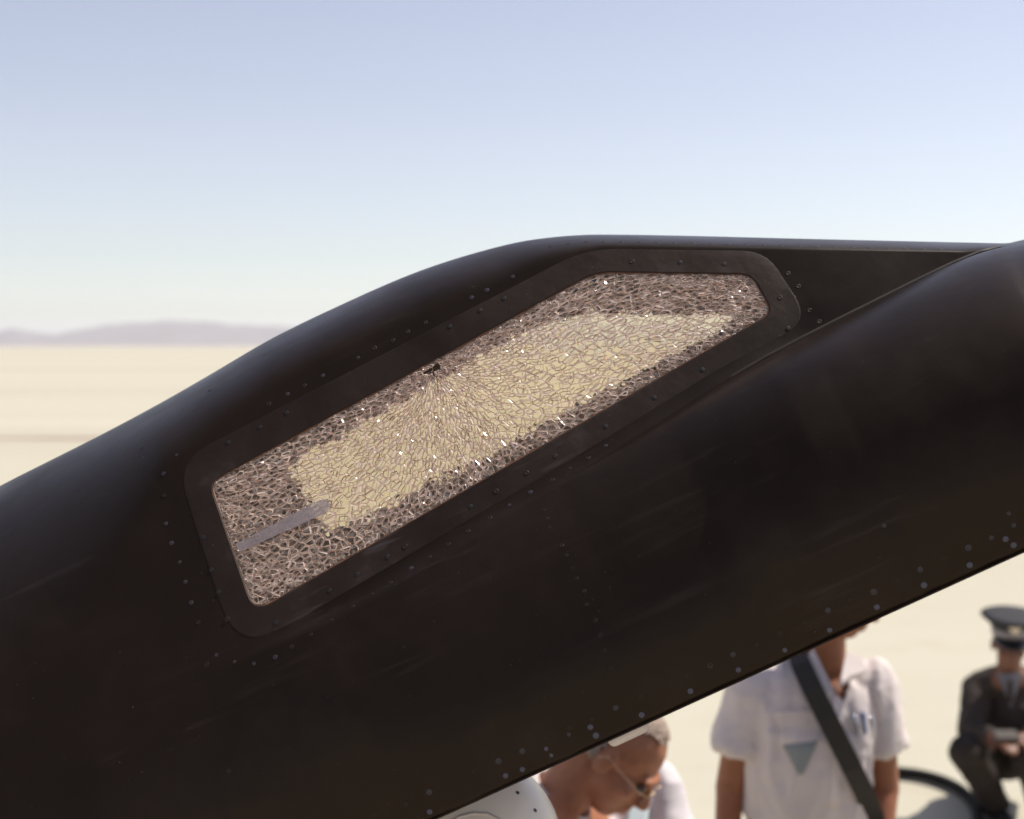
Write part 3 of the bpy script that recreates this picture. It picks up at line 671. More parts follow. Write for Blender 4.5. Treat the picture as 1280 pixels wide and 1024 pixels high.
# ------------------------------------------------------------------ white helmet under the canopy edge
hroot = empty('helmet', hc - Vector((0, 0, 0.10)), 'glossy white domed helmet with two small dark holes under the canopy edge', 'helmet')
def hl(v): return Vector(v) - Vector(hroot.location)
bm = bmesh.new()
bmesh.ops.create_uvsphere(bm, u_segments=48, v_segments=32, radius=1, matrix=Matrix.Translation(hl(hc)) @ Matrix.Diagonal((0.113, 0.125, 0.112, 1)))
for v in bm.verts:
    if v.co.z < 0.012: v.co.z = 0.0
from_bm('helmet_shell', bm, M_WHITE, hroot, True)
def on_helmet(px, py):
    rx, rz = ray(px, py); d = Vector((float(rx), 1, float(rz))); o = Vector((0, 0, CAM_H)) - hc; sc = Vector((1 / 0.113, 1 / 0.125, 1 / 0.112))
    o2 = Vector([a * b for a, b in zip(o, sc)]); d2 = Vector([a * b for a, b in zip(d, sc)])
    A, B, C = d2.dot(d2), 2 * o2.dot(d2), o2.dot(o2) - 1; disc = max(B * B - 4 * A * C, 0); t = (-B - math.sqrt(disc)) / (2 * A)
    return Vector((0, 0, CAM_H)) + d * t
for q in ((647, 991), (669, 1013)):
    p = on_helmet(*q); n = Vector([(a - b) / s ** 2 for a, b, s in zip(p, hc, (0.113, 0.125, 0.112))]).normalized()
    bm = bmesh.new(); tube_bm(bm, [hl(p - n * 0.002), hl(p + n * 0.0006)], 0.0024, 12); from_bm('snap_hole', bm, M_SCREW, hroot)
bm = bmesh.new(); tube_bm(bm, [hl(on_helmet(x, y)) for x, y in ((560, 1030), (575, 1021), (592, 1017), (610, 1018), (624, 1025), (634, 1036))], 0.0022, 8); from_bm('visor_rim', bm, material('helmet_trim', (0.5, 0.44, 0.40), 0.35), hroot, True)

# ------------------------------------------------------------------ people
SKIN = lambda n, c: material(n, c, 0.52, 0, 0.4, var=0.22, scale=25, bump=0.03, bscale=140)
def head_shapes(bm, c, R, s=1.0):
    T = lambda v: Vector(c) + R @ (Vector(v) * s)
    E = lambda p, r: ellipsoid(bm, T(p), [k * s for k in r], R)
    E((0, -0.015, 0.035), (0.076, 0.097, 0.088)); E((0, 0.028, -0.028), (0.063, 0.066, 0.082)); E((0, 0.052, -0.085), (0.036, 0.036, 0.030))
    E((0, 0.083, 0.026), (0.052, 0.017, 0.013)); E((0, 0.090, -0.055), (0.028, 0.014, 0.008)); E((0, 0.089, -0.069), (0.024, 0.013, 0.008))
    E((0.045, 0.066, -0.018), (0.022, 0.02, 0.018)); E((-0.045, 0.066, -0.018), (0.022, 0.02, 0.018))
    E((0.079, -0.006, -0.004), (0.009, 0.021, 0.033)); E((-0.079, -0.006, -0.004), (0.009, 0.021, 0.033))
    capsule(bm, T((0, 0.090, 0.012)), 0.009 * s, T((0, 0.112, -0.026)), 0.014 * s)
    E((0.013, 0.104, -0.030), (0.010, 0.011, 0.009)); E((-0.013, 0.104, -0.030), (0.010, 0.011, 0.009))
    return T
def hand_shapes(bm, wrist, d, n, s=1.0, curl=0.5, side=1):
    """palm, four unequal bent fingers and a thumb from the side of the palm; d = pointing direction, n = palm normal"""
    d = Vector(d).normalized(); n = (Vector(n) - d * Vector(n).dot(d)).normalized(); sd = d.cross(n) * side; w_ = Vector(wrist)
    for k, off in enumerate((-0.028, -0.009, 0.010, 0.028)):
        capsule(bm, w_ + d * 0.012 + sd * off * 0.6, 0.015 * s, w_ + (d * 0.085 + sd * off) * s, 0.0125 * s, 10)
    for off, L in zip((-0.029, -0.010, 0.010, 0.028), (0.068, 0.078, 0.073, 0.056)):
        p = w_ + (d * 0.088 + sd * off) * s; a = 0.0
        for q, f in enumerate((0.45, 0.32, 0.23)):
            a += curl * (0.5 + 0.4 * q); dd = d * math.cos(a) + n * math.sin(a); p2 = p + dd * L * f * s
            capsule(bm, p, (0.0098 - 0.001 * q) * s, p2, (0.0092 - 0.001 * q) * s, 10); p = p2
    b = w_ + (d * 0.03 - sd * 0.030) * s; t1 = b + (d * 0.6 - sd * 0.7 + n * 0.25).normalized() * 0.038 * s; t2 = t1 + (d * 0.85 - sd * 0.25 + n * 0.4).normalized() * 0.030 * s
    capsule(bm, b, 0.013 * s, t1, 0.0105 * s, 10); capsule(bm, t1, 0.0105 * s, t2, 0.009 * s, 10)
def rot_head(yaw, pitch, roll=0):
    """head forward is +Y; yaw 0 faces the camera (-Y), 90 faces +X, pitch down positive"""
    return (Matrix.Rotation(math.radians(180 + yaw), 3, 'Z') @ Matrix.Rotation(math.radians(-pitch), 3, 'X') @ Matrix.Rotation(math.radians(roll), 3, 'Y'))
def wrinkle(me, amp, sc, stretch=(1, 1, 1), seed=0.0):
    me.update(); N = [v.normal.copy() for v in me.vertices]
    for v, n in zip(me.vertices, N):
        p = Vector((v.co.x * stretch[0], v.co.y * stretch[1], v.co.z * stretch[2])) * sc + Vector((seed, 0, 0))
        k = mnoise.noise(p) + 0.5 * mnoise.noise(p * 2.1); k = 1 - abs(k) * 2
        v.co += n * amp * k
    me.update()
def eyes(root, T, R, s=1.0):
    for sx in (-1, 1):
        bm = bmesh.new(); bmesh.ops.create_uvsphere(bm, u_segments=12, v_segments=8, radius=0.0115 * s, matrix=Matrix.Translation(T((0.031 * sx, 0.0815, 0.004)))); from_bm('eye', bm, M_EYE, root, True)
M_EYE = material('eye', (0.10, 0.06, 0.04), 0.2)
M_SHIRT = material('white_shirt', (0.70, 0.61, 0.575), 0.85, 0, 0.2, var=0.08, scale=14, bump=0.15, bscale=30)
M_SLACKS = material('grey_trousers', (0.07, 0.065, 0.055), 0.85, 0, 0.2, var=0.3, scale=12, bump=0.2, bscale=40)
M_SHOE = material('shoe_leather', (0.02, 0.015, 0.012), 0.35)
M_STRAP = material('dark_strap', (0.028, 0.022, 0.018), 0.7, var=0.3, scale=60)
def shoe(root, x, y, ang=0.0):
    bm = bmesh.new(); Rz = Matrix.Rotation(ang, 3, 'Z')
    for p, r in (((0, 0.03, 0.045), (0.042, 0.06, 0.045)), ((0, -0.07, 0.035), (0.046, 0.09, 0.035)), ((0, -0.02, 0.05), (0.042, 0.08, 0.05))): ellipsoid(bm, Vector((x, y, 0)) + Rz @ Vector(p), r, Rz)
    me = blend(bm, 0.008, 4)
    for v in me.vertices: v.co.z = max(v.co.z, 0.0)
    link('shoe', me, M_SHOE, root, True)

# --- standing man in the white short sleeved shirt
YB = 3.8
base = at(1016, 1000, YB); MANX = base.x
p2 = empty('person', (MANX, YB, 0), 'standing person in white short-sleeved shirt with a dark strap across the chest', 'person')
def W(px, py, dy=0.0):   # picture point at this person's depth, person-local
    v = at(px, py, YB + dy); return v - Vector((MANX, YB, 0))
bm = bmesh.new(); R2 = rot_head(62, 22)
hcn = W(1050, 738, -0.06); T2 = head_shapes(bm, hcn, R2)
neckb = W(1030, 838, 0.01)
capsule(bm, neckb + Vector((0, 0, -0.05)), 0.064, T2((0, -0.025, -0.05)), 0.056)
shl, shr = W(940, 862), W(1090, 852)
ellipsoid(bm, W(1016, 900), (0.165, 0.105, 0.16)); ellipsoid(bm, W(1010, 985), (0.150, 0.10, 0.18))
capsule(bm, neckb + Vector((0, 0, -0.03)), 0.06, shl, 0.055); capsule(bm, neckb + Vector((0, 0, -0.03)), 0.06, shr, 0.055)
elL, elR = W(913, 985, 0.02), W(1105, 985, 0.03); wrL, wrR = W(905, 1095, -0.06), W(1098, 1095, -0.08)
for s_, e_, w_, sd in ((shl, elL, wrL, -1), (shr, elR, wrR, 1)):
    capsule(bm, s_, 0.056, e_, 0.043); capsule(bm, e_, 0.042, w_, 0.030); hand_shapes(bm, w_, (w_ - e_), (-sd, 0, 0), curl=0.45, side=sd)
for sx in (-1, 1):
    hip = Vector((0.09 * sx - 0.01, 0, 0.93)); kn = Vector((0.10 * sx, -0.02, 0.50)); an = Vector((0.11 * sx, 0.01, 0.09))
    capsule(bm, hip, 0.088, kn, 0.058); capsule(bm, kn, 0.056, an, 0.040)
ellipsoid(bm, (-0.01, 0, 0.96), (0.155, 0.11, 0.11))
link('body', blend(bm, 0.0065, 5), SKIN('skin_tan', (0.33, 0.125, 0.06)), p2, True)
eyes(p2, T2, R2)
# hair
bm = bmesh.new(); ellipsoid(bm, T2((0, -0.022, 0.042)), (0.082, 0.101, 0.089), R2); me = blend(bm, 0.005, 2); wrinkle(me, 0.006, 28, (1, 0.6, 1))
bm = bmesh.new(); bm.from_mesh(me); Ri = R2.inverted()
bmesh.ops.delete(bm, geom=[f for f in bm.faces if (lambda q: q.z < 0.03 and q.y > -0.02 or q.z < -0.03 or (q.y > 0.05 and q.z < 0.08))(Ri @ (f.calc_center_median() - hcn))], context='FACES')
from_bm('hair', bm, material('brown_hair', (0.05, 0.03, 0.018), 0.6, bump=0.5, bscale=90), p2, True)
# shirt: torso, sleeves, then the open neck is cut out
bm = bmesh.new()
ellipsoid(bm, W(1014, 898), (0.185, 0.152, 0.168)); tube_bm(bm, [W(1012, 905), W(1010, 950), W(1009, 990), W(1009, 1016)], [0.17, 0.170, 0.168, 0.166], 24)
for v in bm.verts: v.co.y *= 0.80
capsule(bm, neckb + Vector((0, 0.02, -0.035)), 0.072, shl + Vector((0, 0, -0.005)), 0.062); capsule(bm, neckb + Vector((0, 0.02, -0.035)), 0.072, shr + Vector((0, 0, -0.005)), 0.062)
for s_, e_ in ((shl, elL), (shr, elR)):
    d = (e_ - s_); tube_bm(bm, [s_, s_ + d * 0.3, s_ + d * 0.60], [0.066, 0.068, 0.077], 18)
me = blend(bm, 0.0075, 3); wrinkle(me, 0.010, 5.0, (2.2, 1.2, 0.7), 3.0); wrinkle(me, 0.0035, 15.0, (1.0, 1.0, 1.0), 8.0)
bm = bmesh.new(); bm.from_mesh(me); vx, vz = W(1043, 866).x, W(1043, 866).z
def vneck(f):
    q = f.calc_center_median(); top = neckb.z + 0.02
    if (Vector((q.x, q.y, 0)) - Vector((neckb.x, neckb.y + 0.01, 0))).length < 0.062 and q.z > neckb.z - 0.01: return True
    return q.y < -0.02 and q.z > vz and abs(q.x - (vx + (neckb.x + 0.004 - vx) * (q.z - vz) / (top - vz))) < 0.056 * (q.z - vz) / (top - vz)
bmesh.ops.delete(bm, geom=[f for f in bm.faces if vneck(f)], context='FACES')
shirt = from_bm('shirt', bm, M_SHIRT, p2, True)
sm_ = shirt.modifiers.new('t', 'SOLIDIFY'); sm_.thickness = 0.003; sm_.offset = 1
# collar leaves
def leaf(name, pts, dirn, th, mat, parent):
    n = len(pts); V = [Vector(p) for p in pts] + [Vector(p) + Vector(dirn) * th for p in pts]
    F = [tuple(range(n)), tuple(range(2 * n - 1, n - 1, -1))] + [(i, n + i, n + (i + 1) % n, (i + 1) % n) for i in range(n)]
    bm = bmesh.new(); bv = [bm.verts.new(v) for v in V]
    for f in F: bm.faces.new([bv[i] for i in f])
    return from_bm(name, bm, mat, parent)
leaf('collar', [W(1016, 812, -0.075), W(1005, 832, -0.10), W(1024, 868, -0.145), W(1043, 866, -0.150), W(1028, 836, -0.115)], (0, 0.2, 1), 0.006, M_SHIRT, p2)
leaf('collar', [W(1058, 818, -0.05), W(1076, 822, -0.055), W(1084, 840, -0.095), W(1066, 846, -0.125), W(1050, 858, -0.140), W(1047, 866, -0.146)], (0, 0.2, 1), 0.006, M_SHIRT, p2)
# pocket with a folded grey-green card showing, pens clipped to the other pocket
from mathutils.bvhtree import BVHTree
sbv = BVHTree.FromPolygons([v.co.copy() for v in shirt.data.vertices], [tuple(p.vertices) for p in shirt.data.polygons])
def on_shirt(px, py, off=0.006):
    o = cam.location - Vector((MANX, YB, 0)); d = (W(px, py) - o).normalized(); h = sbv.ray_cast(o, d)
    return (h[0] if h[0] else W(px, py, -0.13)) - d * off
def patch(name, corners, off, mat):       # a patch of cloth or card that follows the shirt
    V, Fc = [], []; n = 7
    for i in range(n):
        for j in range(n):
            u, v = i / (n - 1), j / (n - 1); c = [np.array(k, float) for k in corners]
            p = (c[0] * (1 - u) + c[1] * u) * (1 - v) + (c[3] * (1 - u) + c[2] * u) * v; V.append(on_shirt(p[0], p[1], off))
            if i and j: a = i * n + j; Fc.append((a, a - 1, a - n - 1, a - n))
    o = mesh(name, V, Fc, mat, p2, True); m_ = o.modifiers.new('t', 'SOLIDIFY'); m_.thickness = 0.002; m_.offset = 1; return o
patch('pocket_card', [(978, 931), (1022, 926), (1004, 968), (998, 968)], 0.006, material('grey_green_card', (0.27, 0.285, 0.28), 0.8))
patch('pocket', [(970, 893), (1030, 888), (1024, 930), (976, 934)], 0.005, M_SHIRT)
patch('pocket_flap', [(968, 890), (1032, 885), (1031, 893), (969, 898)], 0.008, M_SHIRT)
patch('placket', [(1040, 868), (1049, 868), (1046, 1012), (1036, 1012)], 0.004, M_SHIRT)
M_PEN = material('pen_metal', (0.62, 0.64, 0.70), 0.22, 0.9); M_BLUE = material('blue_plastic', (0.12, 0.17, 0.36), 0.4)
for k, (x0, y0, x1, y1, mt) in enumerate([(1068, 896, 1074, 918, M_PEN), (1079, 893, 1082, 915, M_BLUE), (1088, 897, 1091, 917, M_PEN)]):
    bm = bmesh.new(); capsule(bm, on_shirt(x0, y0), 0.006, on_shirt(x1, y1), 0.005, 10); from_bm('pocket_pen', bm, mt, p2, True)
# trousers with belt
bm = bmesh.new(); ellipsoid(bm, (-0.015, 0, 0.97), (0.172, 0.128, 0.13))
tube_bm(bm, [W(1009, 1018), (-0.012, 0, 0.95)], [0.165, 0.172], 24)
for v in bm.verts: v.co.y *= 0.8
for sx in (-1, 1):
    tube_bm(bm, [(0.085 * sx - 0.01, 0, 0.95), (0.10 * sx, -0.02, 0.50), (0.11 * sx, 0.005, 0.05)], [0.105, 0.085, 0.085], 18)
me = blend(bm, 0.009, 4); wrinkle(me, 0.005, 8.0, (1, 1, 0.6), 1.0); link('trousers', me, M_SLACKS, p2, True)
for sx in (-1, 1): shoe(p2, 0.11 * sx, 0.0, 0.15 * sx)
# the strap and its bag are carried
bag = empty('shoulder_bag', (MANX, YB, 0), 'dark shoulder bag on a wide strap worn by the person in white short sleeves', 'bag')
sp = [W(1000, 806, 0.05), W(996, 812, -0.02), W(1001, 830, -0.115), W(1016, 862, -0.165), W(1034, 898, -0.172), W(1050, 930, -0.168), W(1066, 962, -0.158), W(1080, 990, -0.130), W(1092, 1020, -0.080), W(1098, 1046, -0.05)]
V, Fc = [], []
for i, p in enumerate(sp):
    d = (sp[min(i + 1, len(sp) - 1)] - sp[max(i - 1, 0)]).normalized(); n = Vector((-0.25, -1, 0.35)) if i > 1 else Vector((0, -0.3, 1)); u = d.cross(n).normalized(); n = u.cross(d).normalized()
    for a, b in ((-0.027, -0.002), (0.027, -0.002), (0.027, 0.003), (-0.027, 0.003)): V.append(p + u * a + n * b)
    if i: k = 4 * i; Fc += [(k - 4 + q, k - 4 + (q + 1) % 4, k + (q + 1) % 4, k + q) for q in range(4)]
Fc += [(3, 2, 1, 0), tuple(range(len(V) - 4, len(V)))]
mesh('strap', V, Fc, M_STRAP, bag)
bm = bmesh.new(); box_bm(bm, W(1098, 1105, -0.06) + Vector((0.02, 0.06, 0)), (0.10, 0.24, 0.24)); bmesh.ops.bevel(bm, geom=bm.edges[:], offset=0.02, segments=3, affect='EDGES'); from_bm('bag_body', bm, M_STRAP, bag)

# --- bowed bald man with glasses beyond the canopy
YC = 3.0
cb = at(640, 1000, YC)
p1 = empty('person', (cb.x - 0.30, YC, 0), 'balding person in glasses and pale jacket bowing the head beside the white helmet', 'person')
P1 = Vector(p1.location)
def A(px, py, dy=0.0): return at(px, py, YC + dy) - P1
R1 = rot_head(66, 46, -6)
bm = bmesh.new(); h1 = A(772, 944); T1 = head_shapes(bm, h1, R1, 1.02)
nk = A(690, 1010, 0.04)
capsule(bm, nk, 0.066, T1((0, -0.03, -0.045)), 0.060)
s_near, s_far = A(680, 1075, -0.15), A(758, 1056, 0.20)
pel = Vector((0.0, 0.05, 0.93))
capsule(bm, nk, 0.07, s_near, 0.06); capsule(bm, nk, 0.07, s_far, 0.06)
chest = nk + Vector((-0.05, 0.0, -0.17)); ellipsoid(bm, chest, (0.13, 0.17, 0.16)); capsule(bm, chest, 0.14, pel, 0.14)
e_n, e_f = A(720, 1190, -0.18), A(822, 978, 0.24); w_n, w_f = A(840, 1200, -0.12), A(858, 1090, 0.15)
for s_, e_, w_, sd in ((s_near, e_n, w_n, -1), (s_far, e_f, w_f, 1)):
    capsule(bm, s_, 0.058, e_, 0.045); capsule(bm, e_, 0.043, w_, 0.031); hand_shapes(bm, w_, (w_ - e_), (0.3, 0, -1), curl=0.5, side=sd)
for sy in (-1, 1):
    hip = pel + Vector((0, 0.09 * sy, 0)); kn = Vector((0.06, 0.05 + 0.10 * sy, 0.50)); an = Vector((-0.02, 0.05 + 0.11 * sy, 0.09))
    capsule(bm, hip, 0.09, kn, 0.06); capsule(bm, kn, 0.058, an, 0.042)
link('body', blend(bm, 0.006, 4), SKIN('skin_ruddy', (0.43, 0.17, 0.085)), p1, True)
eyes(p1, T1, R1, 1.02)
# fringe of grey hair round the back of the head
bm = bmesh.new(); ellipsoid(bm, T1((0, -0.024, 0.030)), (0.0845, 0.1015, 0.090), R1); me = blend(bm, 0.007, 2); wrinkle(me, 0.003, 40)
bm = bmesh.new(); bm.from_mesh(me); Ri1 = R1.inverted()
def fringe(f):
    q = Ri1 @ (f.calc_center_median() - h1)
    return not (q.z > -0.03 and q.z < 0.07 and q.y < -0.03 + 0.012 * mnoise.noise(q * 70)) 
bmesh.ops.delete(bm, geom=[f for f in bm.faces if fringe(f)], context='FACES')
from_bm('hair', bm, material('grey_hair', (0.38, 0.29, 0.23), 0.7, var=0.5, scale=60, bump=0.6, bscale=150), p1, True)
# thin grey hair combed over the crown
bm = bmesh.new(); ellipsoid(bm, T1((0, -0.012, 0.038)), (0.080, 0.101, 0.0915), R1); me = blend(bm, 0.006, 2); wrinkle(me, 0.0025, 60, (1, 0.3, 1))
bm = bmesh.new(); bm.from_mesh(me)
def crown(f):
    q = Ri1 @ (f.calc_center_median() - h1)
    return not (q.z > 0.106 + 0.014 * mnoise.noise(q * 60) and q.y < 0.05)
bmesh.ops.delete(bm, geom=[f for f in bm.faces if crown(f)], context='FACES')
from_bm('crown_hair', bm, material('sandy_hair', (0.40, 0.29, 0.22), 0.7, var=0.45, scale=80, bump=0.6, bscale=150), p1, True)
# glasses
bm = bmesh.new(); 
for sx in (-1, 1):
    tube_bm(bm, [T1((0.030 * sx + 0.024 * math.cos(t), 0.105, 0.004 + 0.018 * math.sin(t))) for t in np.linspace(0, 2 * math.pi, 17)], 0.0011, 6)
    tube_bm(bm, [T1((0.056 * sx, 0.104, 0.010)), T1((0.076 * sx, 0.085, 0.010)), T1((0.083 * sx, 0.03, 0.010)), T1((0.087 * sx, -0.008, 0.012)), T1((0.087 * sx, -0.022, -0.006))], 0.0012, 6)
tube_bm(bm, [T1((-0.007, 0.107, 0.006)), T1((0.0, 0.112, 0.009)), T1((0.007, 0.107, 0.006))], 0.0016, 6)
from_bm('glasses', bm, material('thin_gold_frame', (0.55, 0.40, 0.26), 0.3, 0.9), p1, True)
# jacket, shirt collar
M_JACKET = material('pale_jacket', (0.66, 0.60, 0.60), 0.85, 0, 0.2, var=0.12, scale=20, bump=0.2, bscale=40)
bm = bmesh.new(); ellipsoid(bm, chest + Vector((0, 0, 0.01)), (0.155, 0.20, 0.175)); capsule(bm, chest, 0.165, pel + Vector((0, 0, 0.05)), 0.165)
capsule(bm, nk + Vector((-0.03, 0, -0.045)), 0.075, s_near, 0.075); capsule(bm, nk + Vector((-0.03, 0, -0.045)), 0.075, s_far, 0.075)
for s_, e_, w_ in ((s_near, e_n, w_n), (s_far, e_f, w_f)):
    d = w_ - e_; capsule(bm, s_, 0.075, e_, 0.050); tube_bm(bm, [e_, e_ + d * 0.4, e_ + d * 0.85], [0.050, 0.050, 0.046], 16)
me = blend(bm, 0.008, 4); wrinkle(me, 0.008, 9, (1, 1, 1), 5); link('jacket', me, M_JACKET, p1, True)
cm = A(700, 1010)
bm = bmesh.new(); ax = (T1((0, -0.03, -0.045)) - nk).normalized()
tube_bm(bm, [nk + ax * 0.010, nk + ax * 0.045], [0.082, 0.073], 24, cap=False); cl_ = from_bm('shirt_collar', bm, M_SHIRT, p1, True); sm_ = cl_.modifiers.new('t', 'SOLIDIFY'); sm_.thickness = 0.004
bm = bmesh.new()
for sy in (-1, 1): tube_bm(bm, [pel + Vector((0, 0.085 * sy, 0.02)), (0.06, 0.05 + 0.10 * sy, 0.50), (-0.02, 0.05 + 0.11 * sy, 0.05)], [0.11, 0.085, 0.085], 18)
ellipsoid(bm, pel, (0.15, 0.18, 0.13)); me = blend(bm, 0.01, 4); link('trousers', me, M_SLACKS, p1, True)
for sy in (-1, 1): shoe(p1, 0.0, 0.05 + 0.11 * sy, math.pi / 2)
# pale blue sheet held in the far hand
pc = at(797, 1005, YC + 0.12)
pp = empty('paper_sheet', pc - Vector((0, 0, 0.12)), 'pale blue paper sheet held below the bowed balding face', 'paper'); PPl = Vector(pp.location)
V, Fc = [], []
for i in range(6):
    for j in range(8):
        u, v = i / 5 - 0.5, j / 7 - 0.5; V.append(pc - PPl + Vector((0.055 * u + 0.03 * v, 0.05 * u + 0.012 * math.sin(v * 4), 0.22 * v - 0.02)))
        if i and j: a = i * 8 + j; Fc.append((a, a - 1, a - 9, a - 8))
sh = mesh('sheet', V, Fc, material('pale_blue_paper', (0.66, 0.74, 0.76), 0.8), pp, True); m_ = sh.modifiers.new('t', 'SOLIDIFY'); m_.thickness = 0.0008

# --- crouching officer with peaked cap
YO = 7.0
ob = at(1262, 1000, YO)
p3 = empty('person', (ob.x, YO, 0), 'crouching person in dark uniform and peaked cap at the right picture edge', 'person')
P3 = Vector(p3.location)
def O(px, py, dy=0.0): return at(px, py, YO + dy) - P3
R3 = rot_head(-10, 8); bm = bmesh.new(); h3 = O(1262, 806, -0.18); T3 = head_shapes(bm, h3, R3)
nk3 = O(1262, 846, -0.10); capsule(bm, nk3, 0.062, T3((0, -0.02, -0.05)), 0.055)
pel3 = Vector((0.02, 0.16, 0.27)); ch3 = O(1263, 890, 0.0)
ellipsoid(bm, ch3, (0.165, 0.12, 0.17)); capsule(bm, ch3, 0.14, pel3, 0.15)
sL, sR = O(1222, 860, -0.02), O(1305, 860, -0.02); eL3, eR3 = O(1214, 915, -0.20), O(1312, 915, -0.20); wL3, wR3 = O(1244, 925, -0.36), O(1275, 925, -0.36)
kL, kR = O(1208, 940, -0.30) , O(1290, 950, -0.40)
capsule(bm, nk3, 0.07, sL, 0.06); capsule(bm, nk3, 0.07, sR, 0.06)
for s_, e_, w_, sd in ((sL, eL3, wL3, 1), (sR, eR3, wR3, -1)):
    capsule(bm, s_, 0.058, e_, 0.046); capsule(bm, e_, 0.044, w_, 0.031); hand_shapes(bm, w_, (w_ - e_) + Vector((0, -0.05, 0)), (0, 0, -1), curl=0.35, side=sd)
aL, aR = Vector((-0.10, -0.10, 0.09)), Vector((0.10, -0.20, 0.09))
capsule(bm, pel3 + Vector((-0.1, 0, 0)), 0.095, kL, 0.062); capsule(bm, kL, 0.06, aL, 0.042); capsule(bm, pel3 + Vector((0.1, 0, 0)), 0.095, kR, 0.062); capsule(bm, kR, 0.06, aR, 0.042)
link('body', blend(bm, 0.007, 4), SKIN('skin_brown', (0.20, 0.085, 0.05)), p3, True)
eyes(p3, T3, R3)
M_UNI = material('dark_uniform', (0.055, 0.041, 0.034), 0.85, 0, 0.25, var=0.3, scale=14, bump=0.2, bscale=40)
M_UNI2 = material('uniform_trousers', (0.040, 0.030, 0.026), 0.85, 0, 0.25, var=0.3, scale=14)
bm = bmesh.new(); ellipsoid(bm, ch3, (0.19, 0.145, 0.18)); capsule(bm, ch3, 0.165, pel3 + Vector((0, 0, 0.05)), 0.17)
capsule(bm, nk3 + Vector((0, 0.03, -0.02)), 0.085, sL, 0.075); capsule(bm, nk3 + Vector((0, 0.03, -0.02)), 0.085, sR, 0.075)
for s_, e_, w_ in ((sL, eL3, wL3), (sR, eR3, wR3)):
    capsule(bm, s_, 0.075, e_, 0.063); tube_bm(bm, [e_, e_ + (w_ - e_) * 0.8], [0.06, 0.05], 16)
me = blend(bm, 0.009, 4); wrinkle(me, 0.007, 8, (1, 1, 1), 2); link('jacket', me, M_UNI, p3, True)
bm = bmesh.new()
for h_, k_, a_ in ((pel3 + Vector((-0.1, 0, 0)), kL, aL), (pel3 + Vector((0.1, 0, 0)), kR, aR)):
    capsule(bm, h_, 0.115, k_, 0.083); tube_bm(bm, [k_, (k_ + a_) / 2, a_ + Vector((0, 0, -0.03))], [0.08, 0.075, 0.07], 16)
ellipsoid(bm, pel3, (0.19, 0.16, 0.15)); me = blend(bm, 0.009, 4); wrinkle(me, 0.006, 8, (1, 1, 1), 6); link('trousers', me, M_UNI2, p3, True)
shoe(p3, aL.x, aL.y, 0.1); shoe(p3, aR.x, aR.y, -0.1)
leaf('shirt_front', [O(1246, 842, -0.20), O(1278, 842, -0.20), O(1263, 884, -0.19)], (0, -1, 0), 0.01, material('grey_shirt', (0.16, 0.16, 0.19), 0.8), p3)
leaf('tie', [O(1260, 850, -0.24), O(1265, 850, -0.24), O(1266, 874, -0.21), O(1262, 880, -0.205), O(1259, 874, -0.21)], (0, -1, 0), 0.006, M_UNI, p3)
# peaked cap: band, flared crown, visor, emblem
def cap_ring(prof, seg=28):
    V, Fc = [], []
    for (rx_, ry_, z, yo) in prof:
        for k in range(seg):
            t = 2 * math.pi * k / seg; V.append(T3((rx_ * math.sin(t), yo + ry_ * math.cos(t), z)))
    for j in range(len(prof) - 1):
        for k in range(seg): Fc.append((j * seg + k, j * seg + (k + 1) % seg, (j + 1) * seg + (k + 1) % seg, (j + 1) * seg + k))
    Fc.append(tuple((len(prof) - 1) * seg + k for k in range(seg))); Fc.append(tuple(range(seg - 1, -1, -1)))
    return V, Fc
M_CAP = material('cap_cloth', (0.022, 0.019, 0.022), 0.8); M_BAND = material('cap_band', (0.30, 0.27, 0.27), 0.5, 0.3)
V, Fc = cap_ring([(0.086, 0.106, 0.055, -0.012), (0.088, 0.108, 0.095, -0.012)]); mesh('cap_band', V, Fc, M_BAND, p3, True)
V, Fc = cap_ring([(0.087, 0.107, 0.094, -0.012), (0.110, 0.130, 0.122, -0.008), (0.140, 0.150, 0.148, 0.0), (0.142, 0.150, 0.152, 0.0), (0.10, 0.105, 0.158, -0.005), (0.03, 0.03, 0.160, -0.01)]); mesh('cap_crown', V, Fc, M_CAP, p3, True)
bm = bmesh.new(); rows = []
for j in range(5):
    f = j / 4; rows.append([bm.verts.new(T3((0.088 * math.sin(t) * (1 + 0.02 * f), -0.012 + 0.107 * math.cos(t) + 0.062 * f * math.cos(t), 0.058 - 0.030 * f))) for t in np.linspace(-1.15, 1.15, 15)])
for a, b in zip(rows, rows[1:]):
    for k in range(14): bm.faces.new((a[k], a[k + 1], b[k + 1], b[k]))
vz_ = from_bm('cap_visor', bm, material('visor_gloss', (0.012, 0.012, 0.013), 0.25), p3, True); m_ = vz_.modifiers.new('t', 'SOLIDIFY'); m_.thickness = 0.004
bm = bmesh.new(); ellipsoid(bm, T3((0, 0.126, 0.120)), (0.022, 0.008, 0.024), R3); ellipsoid(bm, T3((0.018, 0.124, 0.126)), (0.014, 0.005, 0.008), R3); ellipsoid(bm, T3((-0.018, 0.124, 0.126)), (0.014, 0.005, 0.008), R3)
link('cap_emblem', blend(bm, 0.003, 2), material('emblem_metal', (0.66, 0.56, 0.44), 0.35, 0.5), p3, True)
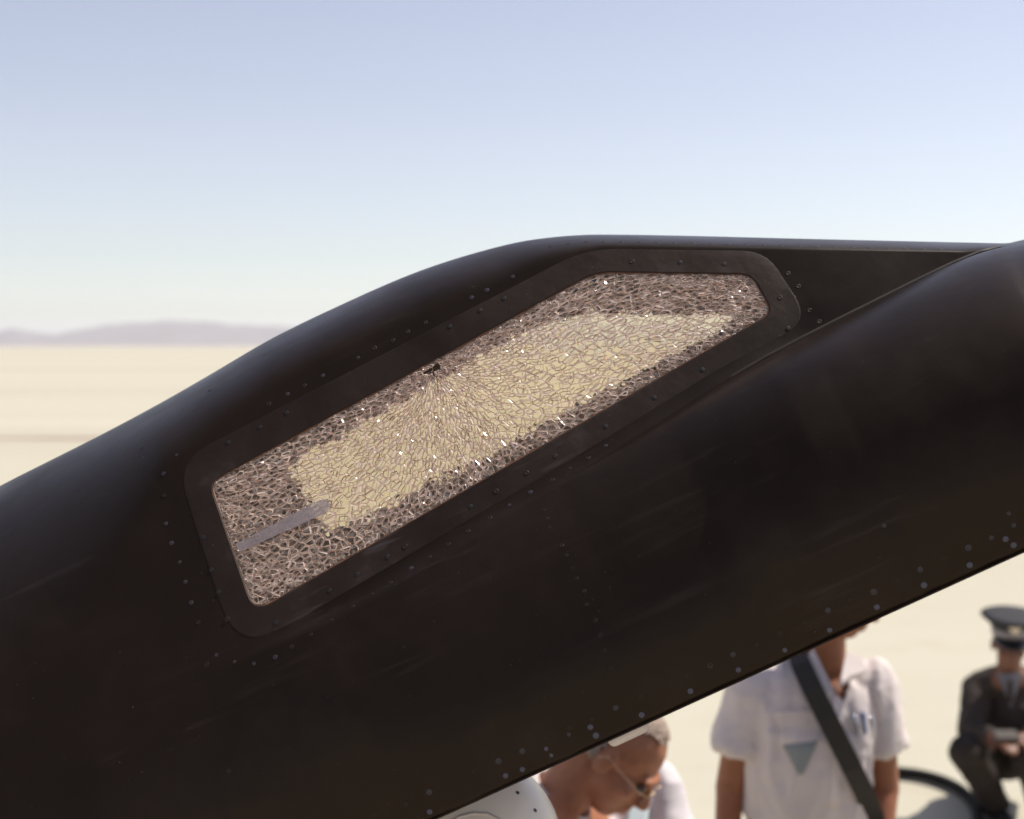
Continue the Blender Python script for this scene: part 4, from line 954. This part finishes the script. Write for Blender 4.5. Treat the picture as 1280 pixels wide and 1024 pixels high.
# papers in the hands
bk = empty('notebook', O(1256, 922, -0.40) + P3, 'small tan notebook held in the hands of the crouching person in uniform', 'notebook')
bm = bmesh.new(); box_bm(bm, (0, -0.02, 0.012), (0.12, 0.08, 0.012), Matrix.Rotation(0.35, 3, 'X')); bmesh.ops.bevel(bm, geom=bm.edges[:], offset=0.003, segments=2, affect='EDGES'); from_bm('cover', bm, material('tan_cover', (0.12, 0.08, 0.06), 0.7, var=0.2, scale=50), bk)
bm = bmesh.new(); box_bm(bm, (0, -0.022, 0.021), (0.11, 0.07, 0.006), Matrix.Rotation(0.35, 3, 'X')); from_bm('pages', bm, material('page_paper', (0.075, 0.06, 0.05), 0.8), bk)

# --- hose lying on the lake bed
def G(px, py): # ground point under a pixel
    rx, rz = ray(px, py); Y = (0.035 - CAM_H) / float(rz); return Vector((float(rx) * Y, Y, 0.035))
hp = [G(x, y) for x, y in ((960, 985), (1010, 972), (1060, 966), (1110, 965), (1140, 967), (1165, 972), (1188, 980), (1205, 991), (1217, 1005), (1222, 1022), (1220, 1045), (1190, 1085), (1120, 1130), (1020, 1160))]
hq = []
for i in range(len(hp) - 1):
    a, b, c, d = hp[max(i - 1, 0)], hp[i], hp[i + 1], hp[min(i + 2, len(hp) - 1)]
    for k in range(6):
        t = k / 6; hq.append(0.5 * ((2 * b) + (c - a) * t + (2 * a - 5 * b + 4 * c - d) * t * t + (3 * b - a - 3 * c + d) * t ** 3))
bm = bmesh.new(); tube_bm(bm, hq, 0.029, 12)
tag(from_bm('ground_hose', bm, M_RUBBER, None, True), 'thick black hose curving over the pale ground before the crouching person', 'hose')

# ------------------------------------------------------------------ desert air
bm = bmesh.new(); box_bm(bm, (0, 0, 129), (48000, 48000, 262))
hz = from_bm('haze', bm, None); hm = bpy.data.materials.new('haze'); hm.use_nodes = True; n = hm.node_tree.nodes; n.clear()
o_ = n.new('ShaderNodeOutputMaterial'); pv = n.new('ShaderNodeVolumePrincipled'); pv.inputs['Color'].default_value = (0.92, 0.94, 0.975, 1); pv.inputs['Density'].default_value = 0.9e-4; pv.inputs['Anisotropy'].default_value = 0.3
hm.node_tree.links.new(pv.outputs[0], o_.inputs['Volume']); hz.data.materials.append(hm); hz['kind'] = 'stuff'
